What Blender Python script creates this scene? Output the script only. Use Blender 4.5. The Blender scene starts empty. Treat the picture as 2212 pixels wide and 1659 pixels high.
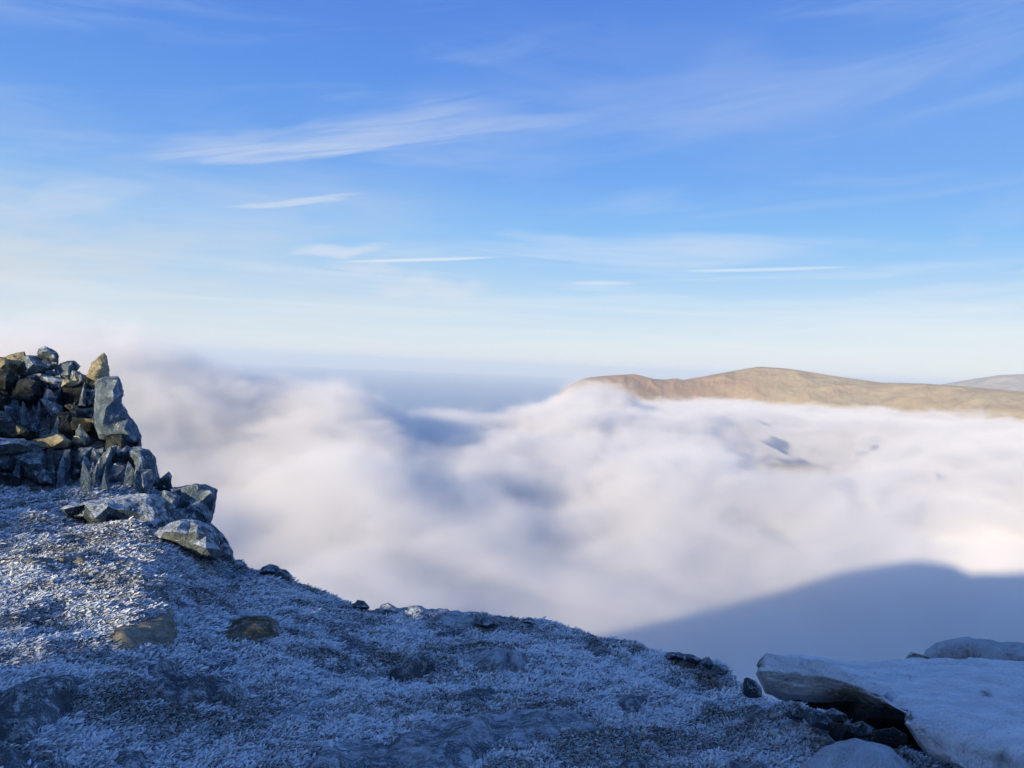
import bpy, bmesh, math, random
import numpy as np
from mathutils import Vector, Matrix, Euler
from mathutils.geometry import delaunay_2d_cdt
random.seed(7); RNG = np.random.default_rng(7)
R = math.radians
SC = bpy.context.scene
COL = SC.collection

# ------------------------------------------------------------------ camera
PW, PH = 2212.0, 1659.0                    # the photograph's measuring scale
FOC = (PW/2)/math.tan(R(67.0)/2)
cam = bpy.data.objects.new('camera', bpy.data.cameras.new('camera')); COL.objects.link(cam)
cam.data.sensor_width = 36; cam.data.lens = 18/math.tan(R(67.0)/2)
cam.data.clip_start = 0.05; cam.data.clip_end = 200000
PITCH, ROLL = -1.3, 2.45
CAMROT = Euler((R(90+PITCH), 0, 0)).to_matrix() @ Matrix.Rotation(R(ROLL), 3, 'Z')
cam.matrix_world = CAMROT.to_4x4()
SC.camera = cam

def ray(px, py):
    """unit direction in the world seen at a point of the photograph"""
    return (CAMROT @ Vector((px-PW/2, PH/2-py, -FOC))).normalized()
def azel(px, py):
    d = ray(px, py); return math.atan2(d.x, d.y), math.atan2(d.z, math.hypot(d.x, d.y))

# ------------------------------------------------------------------ sun, sky
AZ_S, EL_S = azel(2140, 1240)              # the point opposite the sun
EL_S = -EL_S
SUNV = Vector((-math.sin(AZ_S)*math.cos(EL_S), -math.cos(AZ_S)*math.cos(EL_S), math.sin(EL_S)))  # towards the sun
sun = bpy.data.objects.new('sun', bpy.data.lights.new('sun', 'SUN')); COL.objects.link(sun)
sun.data.energy = 5.0; sun.data.angle = R(0.8); sun.data.color = (1.0, 0.80, 0.51)
sun.rotation_euler = SUNV.to_track_quat('Z', 'Y').to_euler()
SC.view_settings.view_transform = 'Standard'; SC.view_settings.look = 'None'
SC.view_settings.exposure = 0.33; SC.view_settings.gamma = 1.0
SC.cycles.volume_bounces = 4; SC.cycles.max_bounces = 8; SC.cycles.diffuse_bounces = 3
SC.cycles.use_denoising = True
SC.cycles.volume_max_steps = 400

world = bpy.data.worlds.new("World"); SC.world = world; world.use_nodes = True
class NT:
    """small helper to write node graphs"""
    def __init__(s, nt): s.nt = nt; s.N = nt.nodes; s.L = nt.links
    def node(s, t, **k):
        n = s.N.new(t)
        for a, b in k.items(): setattr(n, a, b)
        return n
    def put(s, sock, v):
        if isinstance(v, bpy.types.NodeSocket): s.L.new(v, sock)
        elif v is not None: sock.default_value = v
    def math(s, op, a, b=None, c=None, clamp=False):
        n = s.node('ShaderNodeMath', operation=op, use_clamp=clamp)
        for i, v in enumerate((a, b, c)):
            if v is not None: s.put(n.inputs[i], v)
        return n.outputs[0]
    def vmath(s, op, a, b=None):
        n = s.node('ShaderNodeVectorMath', operation=op); s.put(n.inputs[0], a)
        if b is not None: s.put(n.inputs[1], b)
        return n.outputs['Value'] if op in ('DOT_PRODUCT', 'LENGTH') else n.outputs[0]
    def comb(s, x, y, z=0.0):
        n = s.node('ShaderNodeCombineXYZ')
        for i, v in enumerate((x, y, z)): s.put(n.inputs[i], v)
        return n.outputs[0]
    def noise(s, vec, scale, detail=4, rough=.5, dist=0.0, out=0):
        n = s.node('ShaderNodeTexNoise'); s.put(n.inputs['Vector'], vec)
        n.inputs['Scale'].default_value = scale; n.inputs['Detail'].default_value = detail
        n.inputs['Roughness'].default_value = rough; n.inputs['Distortion'].default_value = dist
        return n.outputs[out]
    def ramp(s, fac, stops, interp='LINEAR'):
        n = s.node('ShaderNodeValToRGB'); n.color_ramp.interpolation = interp
        e = n.color_ramp.elements
        while len(e) < len(stops): e.new(0.5)
        for k, (p, c) in zip(e, stops):
            k.position = p; k.color = (*c, 1) if len(c) == 3 else c
        s.put(n.inputs[0], fac); return n.outputs[0]
    def mix(s, fac, a, b, mode='MIX'):
        n = s.node('ShaderNodeMix', data_type='RGBA', blend_type=mode)
        s.put(n.inputs[0], fac)
        for i, v in ((6, a), (7, b)):
            if isinstance(v, tuple) and len(v) == 3: v = (*v, 1)
            s.put(n.inputs[i], v)
        return n.outputs[2]
    def smooth(s, v, a, b):
        n = s.node('ShaderNodeMapRange', interpolation_type='SMOOTHSTEP'); s.put(n.inputs[0], v)
        n.inputs[1].default_value = a; n.inputs[2].default_value = b; return n.outputs[0]
def lin(r, g, b):
    f = lambda c: (c/255/12.92) if c <= 10 else ((c/255+.055)/1.055)**2.4
    return (f(r), f(g), f(b))

def build_world():
    t = NT(world.node_tree); t.N.clear()
    out = t.node('ShaderNodeOutputWorld'); bg = t.node('ShaderNodeBackground'); t.L.new(bg.outputs[0], out.inputs[0])
    sky = t.node('ShaderNodeTexSky', sky_type='NISHITA', sun_disc=False)
    sky.sun_elevation = EL_S; sky.sun_rotation = math.atan2(SUNV.x, SUNV.y); sky.altitude = 900
    sky.air_density = 1.0; sky.dust_density = 0.4; sky.ozone_density = 2.0
    tc = t.node('ShaderNodeTexCoord'); sep = t.node('ShaderNodeSeparateXYZ'); t.L.new(tc.outputs['Generated'], sep.inputs[0])
    x, y, z = sep.outputs
    el = t.math('MULTIPLY', t.math('ARCSINE', z), 180/math.pi)          # degrees above the horizon
    az = t.math('MULTIPLY', t.math('ARCTAN2', x, y), 180/math.pi)
    f = t.math('DIVIDE', t.math('ADD', el, 10.0), 100.0)
    P = lambda e: (e+10)/100.0
    base = t.ramp(f, [(0.0, lin(150, 178, 205)), (P(-1.5), lin(205, 219, 230)), (P(0.3), lin(230, 237, 241)), (P(2.2), lin(214, 230, 242)),
                      (P(5.5), lin(172, 210, 243)), (P(9.5), lin(132, 190, 245)), (P(13.5), lin(106, 166, 240)),
                      (P(20), lin(88, 146, 232)), (P(26), lin(76, 129, 224)), (P(45), lin(34, 108, 196)), (1.0, lin(24, 102, 192))])
    # the sky is paler and warmer towards the right-hand horizon and greyer at the left
    warm = t.math('MULTIPLY', t.smooth(az, -5, 40), t.math('SUBTRACT', 1.0, t.smooth(el, 0, 9)))
    base = t.mix(t.math('MULTIPLY', warm, .65), base, lin(240, 241, 242))
    light_r = t.math('MULTIPLY', t.smooth(az, 0, 45), t.math('MULTIPLY', t.smooth(el, 8, 16), .28))
    base = t.mix(light_r, base, lin(140, 185, 240))
    # thin veil low on the left
    n0 = t.noise(t.comb(t.math('MULTIPLY', az, .05), t.math('MULTIPLY', el, .28), 3.0), 1.0, 5, .55, .4)
    veil = t.math('MULTIPLY', t.math('SUBTRACT', 1.0, t.smooth(az, -32, 8)), t.math('MULTIPLY', t.smooth(el, -1, 5), t.math('SUBTRACT', 1.0, t.smooth(el, 8, 17))))
    veil = t.math('MULTIPLY', veil, t.smooth(n0, .25, .75), clamp=True)
    base = t.mix(t.math('MULTIPLY', veil, .85), base, lin(214, 219, 225))
    # faint fibrous cirrus over the whole upper sky
    fib = t.noise(t.comb(t.math('ADD', t.math('MULTIPLY', az, .035), t.math('MULTIPLY', el, -.03)), t.math('ADD', t.math('MULTIPLY', el, .30), t.math('MULTIPLY', az, -.035)), 7.0), 1.0, 9, .62, .9)
    base = t.mix(t.math('MULTIPLY', t.math('MULTIPLY', t.smooth(fib, .46, .74), t.smooth(el, 3, 12)), .30), base, lin(186, 206, 240))
    fib2 = t.noise(t.comb(t.math('MULTIPLY', az, .05), t.math('MULTIPLY', el, .9), 2.0), 1.0, 8, .6, .5)
    base = t.mix(t.math('MULTIPLY', t.math('MULTIPLY', t.smooth(fib2, .45, .7), t.math('SUBTRACT', 1.0, t.smooth(el, 5, 11))), .35), base, lin(236, 240, 244))
    # wisps of cirrus and vapour trails, each fixed at its own place in the sky
    def wisp(p0, p1, width, strength, col=(214, 222, 238), sharp=.5, seed=0.0, freq=1.0):
        a0, e0 = [math.degrees(v) for v in azel(*p0)]; a1, e1 = [math.degrees(v) for v in azel(*p1)]
        ca, ce = (a0+a1)/2, (e0+e1)/2; L = math.hypot(a1-a0, e1-e0)/2; th = math.atan2(e1-e0, a1-a0)
        wd = math.degrees(width/FOC)
        da = t.math('SUBTRACT', az, ca); de = t.math('SUBTRACT', el, ce)
        u = t.math('DIVIDE', t.math('ADD', t.math('MULTIPLY', da, math.cos(th)), t.math('MULTIPLY', de, math.sin(th))), L)
        v = t.math('DIVIDE', t.math('SUBTRACT', t.math('MULTIPLY', de, math.cos(th)), t.math('MULTIPLY', da, math.sin(th))), wd)
        nn = t.noise(t.comb(t.math('MULTIPLY', t.math('ADD', u, t.math('MULTIPLY', v, .25)), 1.0*freq), t.math('MULTIPLY', v, 1.5*freq), seed), 1.4, 6, .60, .6)
        if width > 8:
            wv = t.noise(t.comb(t.math('MULTIPLY', u, .9), t.math('MULTIPLY', v, .25), seed+40), 1.5, 3, .5)
            v = t.math('ADD', v, t.math('MULTIPLY', t.math('SUBTRACT', wv, .5), 2.2)); u = t.math('ADD', u, t.math('MULTIPLY', t.math('SUBTRACT', nn, .5), 1.0))
        v = t.math('ADD', v, t.math('MULTIPLY', t.math('SUBTRACT', nn, .5), sharp*1.6))
        q = t.math('ADD', t.math('POWER', t.math('ABSOLUTE', u), 2.6), t.math('MULTIPLY', v, v))
        m = t.math('POWER', t.math('SUBTRACT', 1.0, t.smooth(q, 0.0, 1.0)), 1.5)
        m = t.math('MULTIPLY', m, t.math('ADD', 1.0-sharp, t.math('MULTIPLY', t.smooth(nn, .3, .7), sharp)))
        nonlocal base
        base = t.mix(t.math('MULTIPLY', m, strength, clamp=True), base, lin(*col))
    wisp((180, 350), (1180, 215), 52, .55, seed=1.3, sharp=.75)
    wisp((480, 335), (1400, 225), 30, .45, seed=5.1, sharp=.7)
    wisp((760, 260), (2100, 110), 120, .34, (176, 196, 238), seed=8.3, sharp=.7)
    wisp((900, 60), (2300, 210), 130, .22, (160, 182, 235), seed=2.9, sharp=.8)
    wisp((-100, 470), (380, 395), 34, .42, seed=4.7)
    wisp((-200, 560), (500, 500), 80, .45, (214, 218, 226), seed=6.6, sharp=.7)
    wisp((470, 449), (790, 423), 11, .62, (222, 228, 240), sharp=.3, seed=9.2)
    wisp((600, 545), (860, 534), 17, .6, (228, 232, 242), sharp=.4, seed=11)
    wisp((690, 566), (1110, 554), 5, .7, (236, 240, 246), sharp=.2, seed=12)
    wisp((700, 570), (900, 590), 22, .5, (224, 226, 238), sharp=.5, seed=13)
    wisp((780, 622), (1080, 620), 34, .6, (226, 228, 238), sharp=.5, seed=14)
    wisp((960, 524), (1900, 550), 42, .6, (214, 224, 242), seed=15)
    wisp((1430, 586), (1880, 575), 5, .62, (232, 238, 246), sharp=.2, seed=16)
    wisp((1210, 611), (1390, 612), 6, .5, (232, 238, 246), sharp=.3, seed=17)
    wisp((1800, 645), (2300, 612), 14, .35, (226, 234, 246), seed=18)
    wisp((1650, 395), (2150, 372), 16, .16, (190, 205, 240), seed=19)
    wisp((300, 655), (1400, 668), 40, .35, (226, 232, 240), seed=21, sharp=.7)
    wisp((1500, 700), (2400, 690), 40, .30, (238, 240, 244), seed=22, sharp=.7)
    wisp((2000, 480), (2400, 430), 50, .2, (190, 205, 240), seed=23, sharp=.6)
    # the pale bright part of the sky around the sun, behind the camera
    dt = t.vmath('DOT_PRODUCT', tc.outputs['Generated'], tuple(SUNV))
    glow = t.math('MULTIPLY', t.smooth(dt, .35, .97), t.smooth(el, -4, 4))
    base = t.mix(t.math('MULTIPLY', glow, .9), base, (.34, .44, .60))
    skys = t.mix(1.0, sky.outputs[0], (0.10, 0.10, 0.10), 'MULTIPLY')
    col = t.mix(0.12, base, skys)
    t.L.new(col, bg.inputs[0]); bg.inputs[1].default_value = 0.84
build_world()

# ------------------------------------------------------------------ noise in numpy
def vnoise(p, seed=0):
    """smooth value noise in 3D, -1..1; p is (n,3)"""
    tab = np.random.default_rng(1000+seed).random(4096).astype(np.float32)*2-1
    i = np.floor(p).astype(np.int64); f = (p-i).astype(np.float32); f = f*f*f*(f*(f*6-15)+10)
    def h(a, b, c): return tab[((i[:, 0]+a)*73856093 ^ (i[:, 1]+b)*19349663 ^ (i[:, 2]+c)*83492791) & 4095]
    x, y, z = f[:, 0], f[:, 1], f[:, 2]
    l = lambda a, b, t: a+(b-a)*t
    return l(l(l(h(0,0,0), h(1,0,0), x), l(h(0,1,0), h(1,1,0), x), y), l(l(h(0,0,1), h(1,0,1), x), l(h(0,1,1), h(1,1,1), x), y), z)
def fbm(p, scale, octs=4, rough=.5, seed=0, ridge=False):
    s = np.zeros(len(p), np.float32); a = 1.0; tot = 0
    for o in range(octs):
        n = vnoise(p*(scale*2.03**o)+o*17.3, seed+o)
        if ridge: n = 1-2*np.abs(n)
        s += a*n; tot += a; a *= rough
    return s/tot
def fbm2(x, y, scale, octs=4, rough=.5, seed=0, ridge=False):
    return fbm(np.stack([x.ravel(), y.ravel(), np.full(x.size, .37)], 1), scale, octs, rough, seed, ridge).reshape(x.shape)
def sstep(a, b, v):
    t = np.clip((v-a)/(b-a), 0, 1); return t*t*(3-2*t)

# ------------------------------------------------------------------ helpers for objects
def tag(o, label=None, cat=None, group=None, kind=None):
    if label: o['label'] = label
    if cat: o['category'] = cat
    if group: o['group'] = group
    if kind: o['kind'] = kind
    return o
def mesh_obj(name, verts, faces, mat, smooth=True):
    """faces: numpy (n,3) or (n,4)"""
    me = bpy.data.meshes.new(name)
    v = np.asarray(verts, np.float32); f = np.asarray(faces, np.int32); k = f.shape[1]
    me.vertices.add(len(v)); me.vertices.foreach_set('co', v.ravel())
    me.loops.add(f.size); me.loops.foreach_set('vertex_index', f.ravel())
    me.polygons.add(len(f)); me.polygons.foreach_set('loop_start', np.arange(0, f.size, k, dtype=np.int32))
    me.polygons.foreach_set('loop_total', np.full(len(f), k, np.int32))
    me.polygons.foreach_set('use_smooth', np.full(len(f), smooth))
    me.update(calc_edges=True); me.materials.append(mat)
    o = bpy.data.objects.new(name, me); COL.objects.link(o); return o

# ------------------------------------------------------------------ materials
def new_mat(name):
    m = bpy.data.materials.new(name); m.use_nodes = True; m.node_tree.nodes.clear()
    t = NT(m.node_tree); out = t.node('ShaderNodeOutputMaterial'); b = t.node('ShaderNodeBsdfPrincipled')
    t.L.new(b.outputs[0], out.inputs[0]); b.inputs['Roughness'].default_value = .85
    b.inputs['Specular IOR Level'].default_value = .06
    return m, t, b
FROST = (.62, .73, .86)
def rock_mat(name, dark, light, frost=.5, up=.5, edge=1.0, streak=False, lichen=.35, bump=.6, grain=1.0, frostcol=FROST, cracks=.25):
    m, t, b = new_mat(name)
    geo = t.node('ShaderNodeNewGeometry'); pos = geo.outputs['Position']
    n1 = t.noise(pos, 5.0, 6, .6, .6); n2 = t.noise(pos, 38.0, 5, .65); n3 = t.noise(pos, 1.7, 4, .6)
    n4 = t.noise(pos, 160.0*grain, 3, .7)
    base = t.mix(t.smooth(n1, .35, .68), dark, light)
    base = t.mix(t.math('MULTIPLY', t.smooth(n2, .55, .75), .6), base, tuple(c*.35 for c in dark))
    li = t.math('MULTIPLY', t.smooth(t.noise(pos, 9.0, 5, .6), .54, .62), lichen)
    base = t.mix(li, base, (.34, .32, .12))
    sep = t.node('ShaderNodeSeparateXYZ'); t.L.new(geo.outputs['Normal'], sep.inputs[0])
    nz = sep.outputs[2]
    pt = t.math('MULTIPLY', t.math('SUBTRACT', geo.outputs['Pointiness'], .5), 4.0*edge)
    v = t.math('ADD', t.math('MULTIPLY', nz, up), pt)
    if streak:
        sv = t.vmath('MULTIPLY', pos, (22, 60, 7)); ns = t.noise(sv, 1.0, 4, .6, 1.2)
        v = t.math('ADD', v, t.math('MULTIPLY', t.math('SUBTRACT', ns, .5), 1.6))
    v = t.math('ADD', v, t.math('MULTIPLY', t.math('SUBTRACT', n1, .5), 1.1))
    v = t.math('ADD', v, t.math('MULTIPLY', t.math('SUBTRACT', n4, .5), 1.8))
    v = t.math('ADD', v, t.math('MULTIPLY', t.math('SUBTRACT', n2, .5), 1.2))
    n5 = t.noise(t.vmath('MULTIPLY', pos, (1, 1, .5)), 12.0, 8, .72, .9)
    v = t.math('ADD', v, t.math('MULTIPLY', t.math('SUBTRACT', n5, .5), 2.2))
    base = t.mix(t.math('MULTIPLY', t.smooth(n5, .50, .62), .55), base, tuple(c*.4 for c in dark))
    fr = t.smooth(v, .90-frost, 1.40-frost)
    col = t.mix(fr, base, frostcol)
    t.L.new(col, b.inputs['Base Color'])
    bp = t.node('ShaderNodeBump'); bp.inputs['Strength'].default_value = bump; bp.inputs['Distance'].default_value = .02
    hh = t.math('ADD', t.math('MULTIPLY', n2, .8), t.math('ADD', t.math('MULTIPLY', n4, .45), t.math('MULTIPLY', fr, .25)))
    bq = t.node('ShaderNodeBump'); bq.inputs['Strength'].default_value = min(1, bump*1.4); bq.inputs['Distance'].default_value = .12
    n6 = t.noise(pos, 5.5, 3, .5, 1.5)
    crack = t.math('ABSOLUTE', t.math('SUBTRACT', n6, .5)); crack = t.smooth(crack, 0, .035)
    t.L.new(t.math('ADD', n5, t.math('MULTIPLY', crack, cracks)), bq.inputs['Height']); t.L.new(bq.outputs[0], bp.inputs['Normal'])
    t.L.new(hh, bp.inputs['Height']); t.L.new(bp.outputs[0], b.inputs['Normal'])
    return m
M_CLIFF = rock_mat('cliff_rock', (.075, .125, .175), (.22, .30, .38), frost=.64, up=.25, edge=1.3, streak=True, lichen=.08)
M_FACE = rock_mat('frosted_face', (.11, .17, .25), (.26, .35, .44), frost=.72, up=.1, edge=1.0, streak=True, lichen=.1)
M_DARK = rock_mat('dark_rock', (.022, .030, .036), (.075, .090, .095), frost=.22, up=.3, edge=.9, lichen=.12)
M_GAPSHADE = rock_mat('gap_shade', (.012, .012, .012), (.03, .03, .03), frost=-1.0, lichen=0)  # near-black base colour stands in for the deep shade under the slab
M_OLIVE = rock_mat('olive_rock', (.10, .095, .075), (.26, .24, .18), frost=.62, up=.2, edge=.9, lichen=.12, streak=True)
M_PALE = rock_mat('pale_rock', (.24, .25, .23), (.48, .47, .40), frost=.34, up=.2, edge=.8, lichen=.1, streak=True)
M_SUNLIT = rock_mat('sunlit_lichen_rock', (.34, .32, .22), (.66, .60, .42), frost=.12, up=.2, edge=.8, lichen=.35)  # sunlit copy of the crag rock: warm sun in the base colour, lichen besides
M_GROUNDROCK = rock_mat('ground_rock', (.09, .13, .17), (.23, .29, .35), frost=.80, up=.15, edge=.8, streak=True, lichen=.08)
M_SNOWTOP = rock_mat('snow_topped_rock', (.08, .11, .14), (.20, .25, .28), frost=.42, up=1.0, edge=.9, streak=True, lichen=.15)
M_FEATHER = rock_mat('feathered_rock', (.15, .20, .26), (.32, .38, .45), frost=.85, up=.35, edge=.7, streak=True, lichen=0, cracks=.05)
M_BOULDER = rock_mat('white_boulder', (.38, .42, .46), (.52, .56, .60), frost=1.3, up=.35, edge=.5, lichen=0, cracks=.03)

def slab_mat():
    m, t, b = new_mat('slab_rock')
    geo = t.node('ShaderNodeNewGeometry'); pos = geo.outputs['Position']
    sep = t.node('ShaderNodeSeparateXYZ'); t.L.new(geo.outputs['Normal'], sep.inputs[0])
    n1 = t.noise(pos, 4.0, 6, .65, .5); n2 = t.noise(pos, 45.0, 5, .7); n3 = t.noise(t.vmath('MULTIPLY', pos, (14, 14, 60)), 1.0, 5, .6, .8)
    n4 = t.noise(pos, 190.0, 3, .7)
    side = t.mix(t.smooth(n1, .35, .65), (.36, .38, .41), (.60, .63, .67))
    side = t.mix(t.math('MULTIPLY', t.smooth(n2, .5, .72), .55), side, (.08, .08, .08))
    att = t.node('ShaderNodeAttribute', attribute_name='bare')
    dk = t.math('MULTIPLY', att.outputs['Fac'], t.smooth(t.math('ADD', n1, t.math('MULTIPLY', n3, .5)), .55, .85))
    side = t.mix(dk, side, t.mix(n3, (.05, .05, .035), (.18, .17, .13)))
    v = t.math('ADD', sep.outputs[2], t.math('MULTIPLY', t.math('SUBTRACT', n4, .5), .9))
    v = t.math('ADD', v, t.math('MULTIPLY', t.math('SUBTRACT', n1, .5), .5))
    fr = t.smooth(v, .42, .88)
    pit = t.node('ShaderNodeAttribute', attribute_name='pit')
    top = t.mix(t.smooth(n3, .3, .7), (.70, .77, .88), (.80, .85, .92))
    top = t.mix(t.math('MULTIPLY', t.smooth(n2, .58, .75), .3), top, (.40, .44, .50))
    col = t.mix(fr, side, top)
    vo = t.node('ShaderNodeTexVoronoi'); t.L.new(pos, vo.inputs['Vector']); vo.inputs['Scale'].default_value = 34
    dots = t.math('MULTIPLY', t.math('SUBTRACT', 1.0, t.smooth(vo.outputs['Distance'], .08, .26)), t.smooth(n2, .50, .62))
    col = t.mix(t.math('MULTIPLY', dots, .55), col, (.12, .125, .13))
    gr = t.noise(pos, 420.0, 2, .6); col = t.mix(t.math('MULTIPLY', t.smooth(gr, .5, .7), .25), col, (.30, .34, .40))
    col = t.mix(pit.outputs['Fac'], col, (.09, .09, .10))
    t.L.new(col, b.inputs['Base Color'])
    bp = t.node('ShaderNodeBump'); bp.inputs['Strength'].default_value = .9; bp.inputs['Distance'].default_value = .014
    hh = t.math('ADD', t.math('MULTIPLY', n2, .8), t.math('ADD', t.math('MULTIPLY', n4, .4), n3))
    t.L.new(hh, bp.inputs['Height'])
    bq = t.node('ShaderNodeBump'); bq.inputs['Strength'].default_value = .8; bq.inputs['Distance'].default_value = .05
    n5 = t.noise(t.vmath('MULTIPLY', pos, (5, 11, 5)), 1.6, 6, .6, 1.0); t.L.new(n5, bq.inputs['Height']); t.L.new(bq.outputs[0], bp.inputs['Normal'])
    t.L.new(bp.outputs[0], b.inputs['Normal'])
    return m

def ground_mat():
    m, t, b = new_mat('frosted_turf')
    geo = t.node('ShaderNodeNewGeometry'); pos = geo.outputs['Position']
    n1 = t.noise(pos, 60.0, 5, .7, .8); n2 = t.noise(pos, 2.2, 5, .6); n3 = t.noise(pos, 240.0, 2, .6)
    soil = t.mix(n1, (.018, .018, .016), (.075, .070, .045))
    v = t.math('ADD', n1, t.math('ADD', t.math('MULTIPLY', t.math('SUBTRACT', n2, .5), .7), t.math('MULTIPLY', t.math('SUBTRACT', n3, .5), .5)))
    col = t.mix(t.smooth(v, .36, .54), soil, (.46, .54, .64))
    t.L.new(col, b.inputs['Base Color'])
    bp = t.node('ShaderNodeBump'); bp.inputs['Strength'].default_value = .8; bp.inputs['Distance'].default_value = .02
    t.L.new(n1, bp.inputs['Height']); t.L.new(bp.outputs[0], b.inputs['Normal'])
    return m
def frost_mat():
    m, t, b = new_mat('rime_grass')
    a = t.node('ShaderNodeAttribute', attribute_name='rime'); f = a.outputs['Fac']
    tt = t.node('ShaderNodeAttribute', attribute_name='tone')
    root = t.mix(tt.outputs['Fac'], (.035, .042, .048), (.12, .11, .075))
    tip = t.mix(tt.outputs['Fac'], (.48, .60, .75), (.77, .81, .87))
    t.L.new(t.mix(f, root, tip), b.inputs['Base Color'])
    b.inputs['Roughness'].default_value = .7
    return m
M_GROUND, M_RIME, M_SLAB = ground_mat(), frost_mat(), slab_mat()

# ------------------------------------------------------------------ the ground
EYE = 1.6
def node_at(px, py, r):
    a, e = azel(px, py); return a, r, r*math.tan(e)
COLS = []      # (azimuth, [(r, z) x3])  near, foot of the crag, crest
for base, top in [((-420, 1050, 11.5), (-420, 795, 13.6)), ((0, 1040, 11), (0, 800, 13.9)), ((100, 1045, 10.8), (100, 806, 13.8)),
                  ((190, 1055, 10.5), (190, 825, 13.3)), ((250, 1062, 10.3), (245, 880, 12.7)), ((300, 1072, 10.0), (290, 1005, 11.6)),
                  ((345, 1092, 9.7), (345, 1060, 10.8)), ((400, 1132, 9.2), (395, 1090, 10.2)), ((470, 1195, 8.8), (468, 1165, 9.4)),
                  ((505, 1218, 8.6), (505, 1212, 8.8))]:
    a, r, z = node_at(*base); a2, r2, z2 = node_at(*top)
    COLS.append((a, r, z, r2, z2))
for px, py, r in [(560, 1236, 8.0), (640, 1254, 7.6), (700, 1276, 7.3), (800, 1316, 6.9), (920, 1329, 6.6), (1100, 1344, 6.2), (1230, 1360, 5.9),
                  (1300, 1387, 5.6), (1440, 1420, 5.2), (1560, 1454, 4.8), (1640, 1498, 4.3), (1700, 1538, 3.9), (1850, 1604, 3.5), (1960, 1656, 3.2), (2212, 1760, 2.9), (2700, 1860, 2.8)]:
    a, r, z = node_at(px, py, r); COLS.append((a, r, z, r+.04, z))
COLS.sort(); CA = np.array([c[0] for c in COLS]); CT = np.array(COLS)[:, 1:]

US = np.array([-400, -240, -150, -83, -48, -30, -23, -15, -12.4, -11.95, -11.6, -11.2, -10.9, -10.68, -10.55, -10.3, -10.0, -9.85, -9.6, -9.3, -8.8, -8.4, -8.0, -7.5, -7.05, -6.6, -6.2, -5.7, -4.6, -3.95, -3.75, -3.4, -2.0, 0, 6, 14, 30, 80, 200])
TS = np.array([-150, -95, -60, -28, -8.6, -1.6, .6, 1.3, .65, .42, .44, .44, .48, .50, .38, .06, -.28, -.34, -.36, -.30, -.5, -.76, -.76, -.86, -.95, -1.08, -1.18, -1.24, -1.28, -1.27, -.7, -.1, .25, .15, 1.6, 3.5, 5, 8, 12])
RX, RY = math.cos(AZ_S), -math.sin(AZ_S)           # right-hand axis across the sunlight
FX, FY = math.sin(AZ_S), math.cos(AZ_S)            # the way the light travels
WB = -11.0                                         # unseen ridge behind the camera, crest shaped for shade and sun gaps
def crest(u):
    r = np.interp(u, US, TS)
    p = np.stack([u, u*0, u*0], 1)
    amp = np.interp(np.abs(u), [0, 10, 40, 200], [.10, .14, .8, 3.0])
    return r + amp*.55*fbm(p, 1.15, 4, .6, 61) + .35*np.minimum(amp, .4)*fbm(p, 4.3, 3, .6, 67)
def macro(x, y):
    """large shape of the ground, without the hummocks"""
    sh = x.shape; x = x.ravel().astype(np.float64); y = y.ravel().astype(np.float64)
    r = np.hypot(x, y)+1e-6; a = np.arctan2(x, y)
    ac = np.clip(a, CA[0], CA[-1])
    rb, zb, rt, zt = [np.interp(ac, CA, CT[:, k]) for k in range(4)]
    z = np.where(r < 3.0, -EYE, -EYE+(zb+EYE)*np.clip((r-3.0)/(rb-3.0), 0, 1))
    k = np.clip((r-rb)/np.maximum(rt-rb, .01), 0, 1)
    z = np.where(r > rb, zb+(zt-zb)*k, z)
    d = np.maximum(r-rt, 0)
    z = z-(.62*d+.5*d*d/(d+3.0))                      # rolls over and drops away
    # fades to the gentle valley floor far below
    floor = -330-np.interp(r, [600, 2200], [0, 700])-30*np.sin(x/900)*np.cos(y/1100)
    z = np.maximum(z, floor)
    # the unseen ridge behind the camera, shaped to shade the slope
    u = x*RX+y*RY; w = x*FX+y*FY
    cz = crest(u)-WB*math.tan(EL_S)
    kk = np.where(w > WB, sstep(0, 1, (w-WB)/(9.5+np.maximum(-cz, 0)*.25)), 0)
    fl = np.where(w > WB, 0, 0)
    zr = cz*(1-kk)+kk*z
    zr = np.where(w < WB, cz-.42*(WB-w), zr)
    blend = sstep(-1.5, -4.0, w)
    behind = sstep(math.radians(52), math.radians(75), np.abs(a))
    blend = np.where(np.abs(u) > 16, np.maximum(blend, sstep(0, 1, (np.abs(u)-16)/30)*sstep(2, -2, w)), blend)
    z = np.where(w < 0, z*(1-blend)+np.maximum(zr, floor)*blend, z)
    return z.reshape(sh)
def hummock(x, y):
    r = np.hypot(x, y)
    n = .065*fbm2(x, y, .9, 3, .5, 3)+.060*fbm2(x, y, 2.3, 3, .55, 9)+.040*np.abs(fbm2(x, y, 5.5, 3, .55, 14))+.020*fbm2(x, y, 15, 2, .6, 20)
    w = x*FX+y*FY
    return n*np.interp(r, [0, 8, 14, 60, 400], [1, 1.25, 2.2, 5, 60])*(1-(np.abs(x*RX+y*RY) < 30)*sstep(5, 1.5, np.abs(w-WB)))
def ground_z(x, y): return macro(x, y)+hummock(x, y)

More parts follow.
